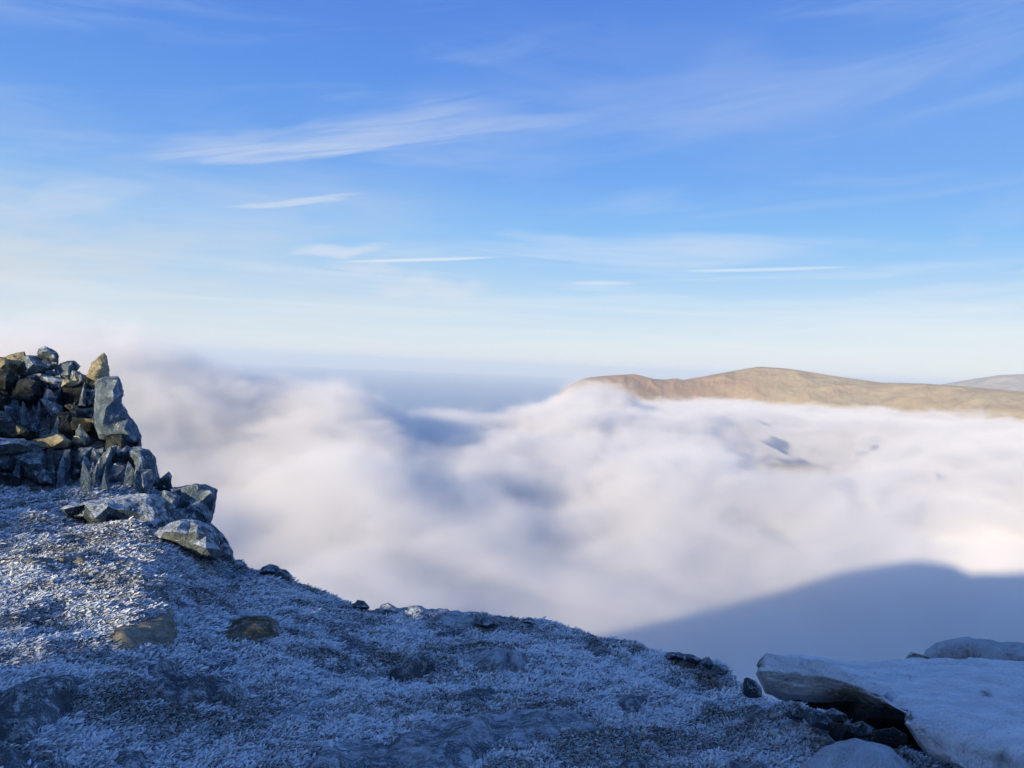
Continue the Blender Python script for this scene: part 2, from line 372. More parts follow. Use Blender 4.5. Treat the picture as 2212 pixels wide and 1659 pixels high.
def axis(lo, hi, step, far, grow=1.09):
    c = list(np.arange(lo, hi+1e-6, step)); s = step; v = hi
    while v < far: s *= grow; v += s; c.append(v)
    s = step; v = lo
    while v > -far: s *= grow; v -= s; c.insert(0, v)
    return np.array(c)
gx = axis(-11, 5, .032, 3200); gy = axis(.8, 13.5, .032, 3200)
gx = np.concatenate([gx[gx < -18], np.arange(-17.8, -11.05, .09), gx[gx >= -11]])
gy = np.concatenate([gy[gy < -14], np.arange(-13.8, .75, .09), gy[gy >= .8]])
GX, GY = np.meshgrid(gx, gy, indexing='ij'); GZ = ground_z(GX, GY)
def bilin(x, y):
    i = np.clip(np.searchsorted(gx, x)-1, 0, len(gx)-2); j = np.clip(np.searchsorted(gy, y)-1, 0, len(gy)-2)
    fx = (x-gx[i])/(gx[i+1]-gx[i]); fy = (y-gy[j])/(gy[j+1]-gy[j])
    return (GZ[i, j]*(1-fx)+GZ[i+1, j]*fx)*(1-fy)+(GZ[i, j+1]*(1-fx)+GZ[i+1, j+1]*fx)*fy
def build_ground():
    n, m = GX.shape
    idx = np.arange(n*m).reshape(n, m)
    f = np.stack([idx[:-1, :-1], idx[1:, :-1], idx[1:, 1:], idx[:-1, 1:]], -1).reshape(-1, 4)
    o = mesh_obj('ground', np.stack([GX, GY, GZ], -1).reshape(-1, 3), f, M_GROUND)
    tag(o, kind='structure')
build_ground()

def ground_hit(px, py, rmax=16.0):
    d = np.array(ray(px, py)); ts = np.linspace(2.0, rmax, 1400)
    P = d[None, :]*ts[:, None]; g = bilin(P[:, 0], P[:, 1]); below = np.nonzero(P[:, 2] < g)[0]
    return None if len(below) == 0 else P[below[0]]

# ------------------------------------------------------------------ rocks
def densify(poly, seg, jit, rnd):
    out = []
    for i, p in enumerate(poly):
        q = poly[(i+1) % len(poly)]; L = math.hypot(q[0]-p[0], q[1]-p[1]); n = max(1, int(L/seg))
        for k in range(n):
            t = k/n; j = jit*math.sin(math.pi*t)
            out.append((p[0]+(q[0]-p[0])*t+rnd.uniform(-j, j), p[1]+(q[1]-p[1])*t+rnd.uniform(-j, j)))
    return out
def inside(poly, x, y):
    c = False; n = len(poly)
    for i in range(n):
        x1, y1 = poly[i]; x2, y2 = poly[(i+1) % n]
        if (y1 > y) != (y2 > y) and x < (x2-x1)*(y-y1)/(y2-y1)+x1: c = not c
    return c
def edge_dist(poly, x, y):
    best = 1e9
    for i in range(len(poly)):
        x1, y1 = poly[i]; x2, y2 = poly[(i+1) % len(poly)]
        L = (x2-x1)**2+(y2-y1)**2+1e-9; t = max(0, min(1, ((x-x1)*(x2-x1)+(y-y1)*(y2-y1))/L))
        best = min(best, math.hypot(x-x1-t*(x2-x1), y-y1-t*(y2-y1)))
    return best
def triangulate(poly, inner):
    pts = [Vector(p) for p in poly]+[Vector(p) for p in inner]; n = len(poly)
    v, e, f, _, _, _ = delaunay_2d_cdt(pts, [(i, (i+1) % n) for i in range(n)], [list(range(n))], 1, 1e-6)
    return [tuple(p) for p in v], [list(t) for t in f]
def inner_points(poly, k, rnd, frac=.16):
    xs = [p[0] for p in poly]; ys = [p[1] for p in poly]; size = min(max(xs)-min(xs), max(ys)-min(ys))
    out = []; tries = 0
    while len(out) < k and tries < 400:
        tries += 1; x = rnd.uniform(min(xs), max(xs)); y = rnd.uniform(min(ys), max(ys))
        if inside(poly, x, y) and edge_dist(poly, x, y) > size*frac and all(math.hypot(x-a, y-b) > size*.22 for a, b in out): out.append((x, y))
    return out
def finish_rock(name, bm, mat, target, amp, seed, smooth_it=1, fine=1.0):
    bmesh.ops.recalc_face_normals(bm, faces=bm.faces[:])
    c0 = np.array([v.co[:] for v in bm.verts]); ext = np.sort(c0.max(0)-c0.min(0)); size = float(ext[1])
    amp = min(amp*1.5, .06*size); target = min(target, size/9); fine = fine*min(1, size/.5)
    for it in range(6):
        el = [e for e in bm.edges if e.calc_length() > target*1.6]
        if not el or len(bm.verts) > 26000: break
        bmesh.ops.subdivide_edges(bm, edges=el, cuts=1, use_grid_fill=True)
        bmesh.ops.triangulate(bm, faces=[f for f in bm.faces if len(f.verts) > 3])
    for _ in range(smooth_it): bmesh.ops.smooth_vert(bm, verts=bm.verts[:], factor=.35, use_axis_x=True, use_axis_y=True, use_axis_z=True)
    bm.normal_update()
    co = np.array([v.co[:] for v in bm.verts]); no = np.array([v.normal[:] for v in bm.verts])
    p = co*np.array([1, 1, 1.6])+seed*3.1
    d = amp*(.9*fbm(p, 1.6/max(amp*12, .25), 4, .55, 31, ridge=True)-.15)+fine*(.014*fbm(p, 7, 4, .6, 37, ridge=True)+.006*fbm(p, 24, 2, .6, 39))
    co = co+no*d[:, None]
    for v, c in zip(bm.verts, co): v.co = c
    bmesh.ops.triangulate(bm, faces=bm.faces[:])
    me = bpy.data.meshes.new(name); bm.to_mesh(me); bm.free()
    me.polygons.foreach_set('use_smooth', np.ones(len(me.polygons), bool)); me.materials.append(mat); me.set_sharp_from_angle(angle=R(24 if smooth_it == 0 else 75))
    o = bpy.data.objects.new(name, me); COL.objects.link(o); return o
NROCK = [0]
def standing_rock(name, poly, D, thick, mat, label, cat, group=None, k=5, lean=0.0, amp=.03, rough=2.2, bulge=1.0, smooth_it=0, target=.028, inflate=2.5):
    """a rock whose outline stands at distance D; it is thick metres deep, its two sides broken into facets"""
    NROCK[0] += 1; rnd = random.Random(100+NROCK[0])
    poly = densify(poly, 30, rough, rnd); inn = inner_points(poly, max(2, k-1), rnd); inn2 = inner_points(poly, max(3, k//2), rnd)
    ys = [p[1] for p in poly]; y0, y1 = min(ys), max(ys); mpp = D/FOC
    hb = ground_hit(sum(p[0] for p in poly)/len(poly), y1-4)
    if hb is not None and name != 'shade_backing': D = min(D, float(np.linalg.norm(hb))+.25*thick+(.9*(D-10.6) if 10.6 <= D < 11.45 else .8*(D-9.3) if 9.0 < D < 10.5 else 0))
    mpp = D/FOC
    cx = sum(p[0] for p in poly)/len(poly); cy = sum(ys)/len(poly)
    fd = ray(cx, cy)
    size = max(8.0, min(max(p[0] for p in poly)-min(p[0] for p in poly), y1-y0)); g = 1+inflate/size
    poly = [(cx+(p[0]-cx)*g, cy+(p[1]-cy)*g) for p in poly]
    bm = bmesh.new()
    def place(p, off):
        d = ray(*p); s = (D+off+lean*(y1-p[1])*mpp)/d.dot(fd)
        return d*s
    tilt = rnd.uniform(-.3, .3)*thick/size
    rings = []
    for side, pts in ((-1, inn), (1, inn2)):
        vs, fs = triangulate(poly, pts); loc = {}; ring = []
        sh = rnd.uniform(.88, .97)
        for i, p in enumerate(vs):
            ed = edge_dist(poly, *p); off = side*thick*.5+tilt*(p[0]-cx)
            if i < len(poly):
                q = (cx+(p[0]-cx)*sh, cy+(p[1]-cy)*sh)
                loc[i] = bm.verts.new(place(q, off*bulge*rnd.uniform(.45, .8))); ring.append(loc[i])
            else: loc[i] = bm.verts.new(place(p, off*bulge*rnd.uniform(.8, 1.15)))
        for f in fs:
            try: bm.faces.new([loc[i] for i in f])
            except ValueError: pass
        rings.append(ring)
    mid = [bm.verts.new(place(p, rnd.uniform(-.15, .15)*thick)) for p in poly]; n = len(poly)
    for a, b in ((rings[0], mid), (mid, rings[1])):
        for i in range(n): bm.faces.new([a[i], a[(i+1) % n], b[(i+1) % n], b[i]])
    bmesh.ops.triangulate(bm, faces=bm.faces[:])
    o = finish_rock(name, bm, mat, target, amp, NROCK[0], smooth_it)
    return tag(o, label, cat, group)
STONES = []        # footprints on the ground, kept free of grass
def bedded_rock(name, poly, high, mat, label, cat, group=None, k=5, amp=.02, rough=3.0, target=.035, back=None, smooth_it=2, dmax=16.0):
    """a stone bedded in the turf: outline on the ground, top raised by high metres"""
    NROCK[0] += 1; rnd = random.Random(100+NROCK[0])
    poly = densify(poly, 26, rough, rnd); inn = inner_points(poly, k, rnd, .2)
    vs, fs = triangulate(poly, inn)
    bm = bmesh.new(); top = []; rim = []
    far = None
    hits = [ground_hit(*p) for p in vs]
    ds = [np.linalg.norm(h) for h in hits if h is not None]; dm = min(min(ds)+ (back or 2.5), dmax)
    for p, h in zip(vs, hits):
        d = np.array(ray(*p))
        q = d*min(dm, np.linalg.norm(h) if h is not None else dm)
        high_ = high*.9
        e = edge_dist(poly, *p)
        if e < .6: top.append(bm.verts.new(q-np.array([0, 0, .004]))); rim.append((p, top[-1]))
        else:
            up = high_*rnd.uniform(.6, 1.1)
            # move along the sight line so that the outline keeps its place, and lift
            top.append(bm.verts.new(q*(1-up*.55/np.linalg.norm(q))+np.array([0, 0, up*.5])))
    for f in fs: bm.faces.new([top[i] for i in f])
    edges = [e for e in bm.edges if len(e.link_faces) == 1]
    r = bmesh.ops.extrude_edge_only(bm, edges=edges)
    nv = [g for g in r['geom'] if isinstance(g, bmesh.types.BMVert)]
    for v in nv: v.co.z -= .22+high*.6; v.co.x *= 1.01; v.co.y *= 1.015
    bmesh.ops.holes_fill(bm, edges=[e for e in bm.edges if len(e.link_faces) == 1], sides=0)
    foot = [(h[0], h[1]) for p, h in zip(vs, hits) if h is not None and edge_dist(poly, *p) < .6]
    STONES.append((poly, high))
    o = finish_rock(name, bm, mat, target, amp, NROCK[0], smooth_it)
    return tag(o, label, cat, group)

def Z1(*pts): return [(x*.1736, 720+y*.1736) for x, y in pts]      # three measuring grids over the photograph
def Z2(*pts): return [(x*.25, 950.5+y*.25) for x, y in pts]
def Z3(*pts): return [(x*.25, 1244+y*.25) for x, y in pts]
def Z4(*pts): return [(553+x*.25, 1244+y*.25) for x, y in pts]
def Z5(*pts): return [(1106+x*.25, 1244+y*.25) for x, y in pts]
GC = 'rocks of the crag'
def crag():
    S = standing_rock
    S('frosted_rock', Z1((-160, 340), (0, 310), (60, 315), (90, 360), (85, 440), (40, 480), (-160, 480)), 13.0, .5, M_SUNLIT, 'small round tan boulder at the far left edge on top of the crag', 'boulder', GC, k=5)
    S('frosted_rock', Z1((60, 310), (160, 268), (300, 240), (320, 300), (305, 490), (200, 515), (120, 440)), 13.4, .6, M_SUNLIT, 'upright sunlit tan block at the left end of the crag skyline', 'rock', GC, k=2, rough=1)
    S('frosted_rock', Z1((315, 310), (360, 298), (470, 300), (700, 372), (702, 425), (600, 440), (450, 500), (350, 545), (310, 510)), 13.2, .7, M_CLIFF, 'blue flat-topped block under the knobbly skyline boulder', 'rock', GC, k=4)
    S('boulder', Z1((478, 240), (500, 200), (560, 178), (640, 208), (690, 240), (708, 280), (705, 365), (620, 352), (500, 322)), 13.2, .6, M_SNOWTOP, 'knobbly speckled boulder perched highest on the crag skyline', 'boulder', GC, k=9, amp=.07)
    S('frosted_rock', Z1((700, 440), (770, 395), (850, 368), (910, 362), (985, 412), (940, 470), (940, 520), (850, 560), (740, 520)), 13.2, .6, M_CLIFF, 'dark wedge of rock with pale tip between the perched boulder and the pinnacle', 'rock', GC, k=4)
    S('frosted_rock', Z1((900, 470), (1000, 500), (1090, 560), (1080, 640), (960, 640), (880, 560)), 13.0, .5, M_CLIFF, 'low sloping block filling the dip left of the pinnacle', 'rock', GC, k=3)
    S('rock_pinnacle', Z1((1095, 560), (1105, 500), (1125, 465), (1155, 385), (1215, 330), (1290, 262), (1315, 330), (1342, 430), (1362, 570), (1330, 700), (1240, 700), (1120, 640)), 12.6, .5, M_SUNLIT, 'pointed pinnacle with yellow sunlit head at the right end of the crag skyline', 'pinnacle', GC, k=5, amp=.02)
    S('frosted_rock', Z1((1230, 600), (1300, 560), (1450, 568), (1490, 640), (1508, 760), (1510, 860), (1570, 960), (1600, 1060), (1680, 1180), (1730, 1280), (1735, 1420), (1600, 1420), (1440, 1370), (1250, 1300), (1190, 1150), (1215, 850)), 12.4, 1.0, M_FACE, 'tall streaked blue rock face below the pinnacle, right edge of the crag', 'rock', GC, k=10, amp=.05)
    S('boulder', Z1((175, 810), (215, 650), (270, 590), (340, 565), (430, 610), (515, 770), (490, 810), (400, 875), (260, 865)), 12.6, .8, M_DARK, 'large dark rounded boulder with a frosted rim in the upper crag', 'boulder', GC, k=5)
    S('frosted_rock', Z1((-160, 480), (120, 462), (200, 560), (180, 660), (60, 690), (-160, 680)), 12.8, .6, M_DARK, 'dark square block below the skyline at the far left of the crag', 'rock', GC, k=4)
    S('frosted_rock', Z1((350, 560), (510, 528), (630, 560), (790, 600), (790, 690), (700, 720), (560, 700), (500, 650)), 12.9, .6, M_SNOWTOP, 'ledge-like rock with a dusted top beside the dark rounded boulder', 'rock', GC, k=5)
    S('frosted_rock', Z1((780, 655), (800, 590), (840, 572), (900, 600), (960, 632), (860, 662)), 12.3, .35, M_SUNLIT, 'small bright yellow wedge in the middle of the upper crag', 'stone', GC, k=2)
    S('frosted_rock', Z1((900, 605), (930, 525), (965, 550), (972, 590), (930, 615)), 12.35, .25, M_SUNLIT, 'tiny bright stone standing on the yellow wedge', 'stone', GC, k=1)
    S('rock_spike', Z1((530, 830), (560, 760), (600, 700), (640, 725), (675, 800), (690, 880), (600, 890)), 12.2, .35, M_FACE, 'pointed spike with sunlit tip right of the dark rounded boulder', 'rock', GC, k=3)
    S('rock_flake', Z1((515, 825), (600, 850), (690, 880), (770, 930), (795, 1050), (720, 1095), (650, 1030), (580, 930)), 12.0, .35, M_FACE, 'pale tongue-shaped flake leaning below the sunlit spike', 'rock', GC, k=3)
    S('rock_spike', Z1((980, 890), (1010, 780), (1040, 675), (1060, 780), (1060, 890)), 12.1, .2, M_FACE, 'thin pale triangular spike in front of the upper crag', 'rock', GC, k=1, rough=.6)
    S('frosted_rock', Z1((790, 690), (900, 660), (1030, 670), (1040, 880), (960, 1000), (850, 940), (790, 800)), 12.5, .6, M_DARK, 'dark block directly under the small yellow wedge', 'rock', GC, k=5)
    S('frosted_rock', Z1((1040, 700), (1120, 720), (1240, 700), (1240, 860), (1150, 930), (1050, 940)), 12.4, .5, M_CLIFF, 'blue block wedged against the tall rock face', 'rock', GC, k=4)
    S('frosted_rock', Z1((820, 905), (880, 892), (945, 905), (962, 960), (880, 950)), 11.9, .3, M_SUNLIT, 'small sunlit oval stone in the middle of the crag', 'stone', GC, k=2)
    S('frosted_rock', Z1((960, 940), (1090, 940), (1150, 930), (1210, 1010), (1190, 1110), (1060, 1080), (960, 1040)), 12.2, .4, M_CLIFF, 'angular blue rock at the left foot of the tall face', 'rock', GC, k=4)
    S('rock_slab', Z1((820, 1040), (900, 1050), (1070, 1062), (1190, 1095), (1212, 1140), (1180, 1195), (1050, 1215), (900, 1190), (840, 1120)), 11.8, .6, M_DARK, 'dark overhanging slab with a sunlit right end in mid crag', 'rock', GC, k=4)
    S('frosted_rock', Z1((1060, 1068), (1150, 1072), (1205, 1110), (1208, 1142), (1120, 1130)), 11.55, .25, M_SUNLIT, 'added yellow stone painting the sunlit right end of the dark overhanging slab', 'stone', GC, k=2)  # the slab's lit end, put in as a stone of sunlit colour
    S('rock_slab', Z1((-160, 1110), (0, 1108), (210, 1150), (330, 1190), (445, 1230), (430, 1310), (200, 1335), (-160, 1325)), 11.6, .8, M_DARK, 'long dark slab at the left edge, half way up the crag', 'rock', GC, k=5)
    S('frosted_rock', Z1((210, 1158), (290, 1180), (350, 1215), (320, 1258), (230, 1250)), 11.2, .2, M_SUNLIT, 'added tan stone painting the sun patch on the long dark slab at the left edge', 'stone', GC, k=2)  # patch of sun on the slab, built as a warm-coloured stone
    S('mossy_rock', Z1((400, 1340), (560, 1315), (620, 1280), (710, 1262), (780, 1270), (865, 1345), (820, 1400), (620, 1410), (500, 1385)), 11.3, .6, M_SUNLIT, 'broad sunlit mossy rock on the ledge above the row of upright plates', 'rock', GC, k=7)
    S('frosted_rock', Z1((930, 1290), (980, 1290), (1045, 1325), (1050, 1385), (940, 1375)), 11.3, .35, M_SUNLIT, 'small sunlit stone on the ledge right of the broad mossy rock', 'stone', GC, k=3)
    S('frosted_rock', Z1((1270, 1295), (1320, 1255), (1400, 1235), (1600, 1290), (1720, 1340), (1690, 1440), (1500, 1400), (1350, 1390)), 11.6, .6, M_DARK, 'dark wedge of rock at the foot of the tall streaked face', 'rock', GC, k=5)
    S('rock_slab', Z1((-160, 1345), (250, 1338), (400, 1370), (520, 1420), (430, 1475), (150, 1490), (-160, 1450)), 11.2, .8, M_SNOWTOP, 'long low frost-topped slab under the sunlit mossy rock', 'rock', GC, k=6)
    # middle tier: upright plates
    S('rock_plate', Z2((495, 340), (520, 220), (560, 92), (607, 88), (602, 220), (565, 345)), 11.0, .3, M_FACE, 'first pale upright plate from the left in the middle tier', 'rock', GC, k=2)
    S('rock_plate', Z2((600, 330), (630, 230), (690, 85), (790, 70), (790, 160), (720, 260), (640, 370)), 11.1, .5, M_CLIFF, 'dark upright plate right of the first pale plate', 'rock', GC, k=3)
    S('rock_flake', Z2((700, 210), (730, 145), (758, 165), (765, 215), (735, 240)), 10.8, .2, M_FACE, 'small pale leaf-shaped flake in the middle tier', 'rock', GC, k=1)
    S('rock_plate', Z2((755, 250), (795, 130), (840, 85), (888, 78), (885, 130), (830, 245), (790, 290)), 10.9, .35, M_FACE, 'leaning pale plate at the centre of the middle tier', 'rock', GC, k=2)
    S('rock_flake', Z2((660, 425), (700, 330), (745, 250), (785, 320), (745, 425)), 10.7, .3, M_FACE, 'pale diamond-shaped plate low in the middle tier', 'rock', GC, k=2)
    S('rock_plate', Z2((760, 430), (800, 300), (890, 130), (960, 70), (1000, 55), (960, 180), (940, 250), (910, 420)), 11.0, .5, M_CLIFF, 'wide leaning blue plate at the centre of the middle tier', 'rock', GC, k=5)
    S('frosted_rock', Z2((915, 430), (925, 260), (1000, 200), (1080, 220), (1070, 430)), 11.0, .4, M_CLIFF, 'square blue block low in the middle tier', 'rock', GC, k=4)
    S('frosted_rock', Z2((985, 55), (1090, 55), (1130, 90), (1175, 150), (1150, 260), (1060, 230), (975, 190)), 11.3, .7, M_CLIFF, 'rounded blue block at the top right of the middle tier', 'rock', GC, k=5)
    S('frosted_rock', Z2((1120, 90), (1200, 70), (1280, 95), (1330, 160), (1345, 230), (1368, 390), (1300, 410), (1180, 420), (1150, 250)), 11.2, .9, M_CLIFF, 'big rounded buttress at the right end of the middle tier', 'rock', GC, k=7, amp=.05)
    S('rock_plate', Z2((1060, 430), (1055, 290), (1110, 195), (1150, 255), (1185, 440)), 10.7, .3, M_FACE, 'pale pointed plate right of the square blue block', 'rock', GC, k=2)
    S('rock_plate', Z2((1178, 445), (1178, 215), (1222, 198), (1240, 435)), 10.65, .25, M_FACE, 'slim pale post-like plate in front of the big buttress', 'rock', GC, k=1)
    S('rock_plate', Z2((1265, 190), (1300, 170), (1340, 210), (1362, 380), (1325, 390), (1285, 290)), 10.7, .25, M_FACE, 'pale plate on the right edge of the big buttress', 'rock', GC, k=2)
    S('frosted_rock', Z2((170, 240), (90, 120), (230, 118), (370, 120), (425, 220), (440, 320), (330, 345), (220, 300)), 11.2, .7, M_CLIFF, 'broad rounded frosted rock left of the upright plates', 'rock', GC, k=6)
    S('frosted_rock', Z2((320, 320), (370, 250), (430, 290), (450, 370), (350, 370)), 10.8, .35, M_CLIFF, 'small dark rock tucked under the broad rounded rock', 'stone', GC, k=3)
    S('frosted_rock', Z2((-80, 110), (90, 125), (160, 200), (110, 270), (-80, 250)), 11.2, .6, M_CLIFF, 'blue rock at the left edge below the long slab', 'rock', GC, k=4)
    S('rock_slab', Z2((-80, 300), (60, 300), (165, 345), (165, 380), (100, 410), (-80, 420)), 10.9, .6, M_DARK, 'dark low slab at the left edge beneath the crag', 'rock', GC, k=4)
    S('rock_spike', Z2((1360, 380), (1390, 345), (1425, 310), (1455, 278), (1478, 312), (1470, 360), (1445, 435), (1375, 430)), 10.9, .3, M_CLIFF, 'sharp free-standing spike against the cloud right of the buttress', 'rock', GC, k=2, rough=1)
    # lower outcrop on the right
    S('boulder', Z2((1480, 430), (1560, 420), (1620, 402), (1700, 390), (1775, 386), (1870, 430), (1852, 520), (1830, 625), (1800, 700), (1700, 680), (1560, 600), (1510, 500)), 10.4, 1.0, M_CLIFF, 'big angular overhanging rock against the cloud, lower outcrop', 'rock', GC, k=7, rough=2)
    S('frosted_rock', Z2((1590, 620), (1640, 560), (1730, 528), (1790, 590), (1828, 655), (1800, 750), (1640, 720)), 10.0, .6, M_CLIFF, 'split rock under the big overhanging rock', 'rock', GC, k=5)
    S('rock_cube', Z2((1440, 745), (1465, 640), (1510, 600), (1590, 600), (1572, 700), (1500, 770)), 9.7, .4, M_FACE, 'cube-like blue block behind the sunlit humped rock', 'rock', GC, k=2, rough=1)
    S('frosted_rock', Z2((1380, 560), (1415, 440), (1530, 475), (1540, 560), (1490, 640), (1440, 700)), 10.1, .6, M_CLIFF, 'tall blue rock between the long slab and the overhanging rock', 'rock', GC, k=4)
    S('rock_flake', Z2((1470, 600), (1500, 560), (1520, 485), (1540, 490), (1548, 570), (1530, 600)), 9.9, .15, M_FACE, 'thin pale flake standing before the tall blue rock', 'rock', GC, k=1, rough=1)
    S('rock_slab', Z2((560, 600), (740, 560), (950, 518), (1120, 485), (1240, 474), (1330, 495), (1410, 545), (1425, 640), (1440, 790), (1330, 815), (1200, 800), (1050, 750), (900, 745), (770, 720), (740, 650), (620, 640)), 9.9, 1.1, M_SNOWTOP, 'long frost-topped slab resting at the foot of the crag', 'rock', GC, k=12, lean=.7, amp=.04)
    S('rock_flake', Z2((1290, 800), (1320, 720), (1335, 610), (1370, 700), (1370, 800)), 9.35, .2, M_FACE, 'pale pointed flake against the end of the long frost-topped slab', 'rock', GC, k=1, rough=1)
    S('boulder', Z2((1320, 830), (1400, 790), (1500, 740), (1560, 715), (1640, 700), (1720, 720), (1800, 765), (1850, 830), (1885, 960), (1860, 1010), (1750, 1000), (1600, 930), (1480, 860)), 9.1, .9, M_SNOWTOP, 'humped rock with sunlit lichen crest at the end of the crag', 'rock', GC, k=9, lean=.5, amp=.04)
    S('frosted_rock', Z2((1785, 745), (1815, 722), (1865, 760), (1920, 835), (1918, 850), (1870, 862), (1820, 800)), 9.6, .4, M_CLIFF, 'angular blue stone jutting out behind the sunlit humped rock', 'rock', GC, k=2)
    S('frosted_rock', Z2((1885, 1000), (1890, 925), (1940, 890), (1985, 930), (2005, 970), (2025, 1050), (1940, 1060)), 8.8, .4, M_CLIFF, 'rounded stone ending the row of rocks on the slope', 'rock', GC, k=3)
    S('frosted_rock', Z2((1730, 1030), (1760, 980), (1830, 970), (1890, 1040), (1880, 1070), (1780, 1060)), 8.6, .35, M_CLIFF, 'low frosted stone in front of the rounded end stone', 'rock', GC, k=3)
    S('frosted_rock', [(478, 1175), (475, 1150), (490, 1172), (500, 1190), (490, 1205)], 8.9, .3, M_CLIFF, 'little dark stone squeezed between the last two rocks of the row', 'stone', GC, k=1)
crag()
def rubble():
    rnd = random.Random(41)
    xs = np.array([0, 60, 120, 200, 245, 262, 300, 345, 400]); tops = np.array([800, 800, 815, 830, 850, 900, 990, 1050, 1090]); bots = np.array([1030, 1035, 1040, 1045, 1050, 1055, 1065, 1085, 1110])
    for i in range(84):
        cx = rnd.uniform(0, 360) if i % 3 else rnd.uniform(0, 260)
        t, b = np.interp(cx, xs, tops), np.interp(cx, xs, bots); k = rnd.random(); cy = t+(b-t)*k
        a = rnd.uniform(.5, 1.0); w = rnd.uniform(12, 26); h = w*rnd.uniform(.6, 1.7); n = rnd.choice([4, 4, 5, 6]); th = rnd.uniform(0, 6.28)
        poly = []
        for q in range(n):
            an = th+2*math.pi*(q+rnd.uniform(-.25, .25))/n; rr = rnd.uniform(.65, 1.25)
            poly.append((cx+w*rr*math.cos(an), cy+h*rr*math.sin(an)))
        hit = ground_hit(cx, min(cy+6, 1100)); D = (np.linalg.norm(hit) if hit is not None else 13)-.02
        shard = i % 2 == 0
        if shard:
            w = rnd.uniform(7, 13); h = rnd.uniform(20, 38); ln_ = rnd.uniform(-10, 12); D -= .22
            poly = [(cx-w, cy+h), (cx-w*.8+ln_*.3, cy-h*.1), (cx-w*.2+ln_*.8, cy-h*.75), (cx+ln_, cy-h), (cx+w*.6+ln_*.6, cy-h*.35), (cx+w*rnd.uniform(.7, 1.1), cy+h*.4), (cx+w*.8, cy+h)]
        standing_rock('rubble_stone', poly, D, rnd.uniform(.12, .2) if shard else rnd.uniform(.3, .5), rnd.choice([M_FACE, M_FACE, M_CLIFF]) if shard else rnd.choice([M_CLIFF, M_CLIFF, M_DARK, M_FACE, M_SNOWTOP]), 'frosted angular rubble stone wedged among the larger rocks of the crag', 'stone', "rubble between the crag's larger rocks", k=2 if shard else 3, amp=.012 if shard else .02, rough=1)
rubble()

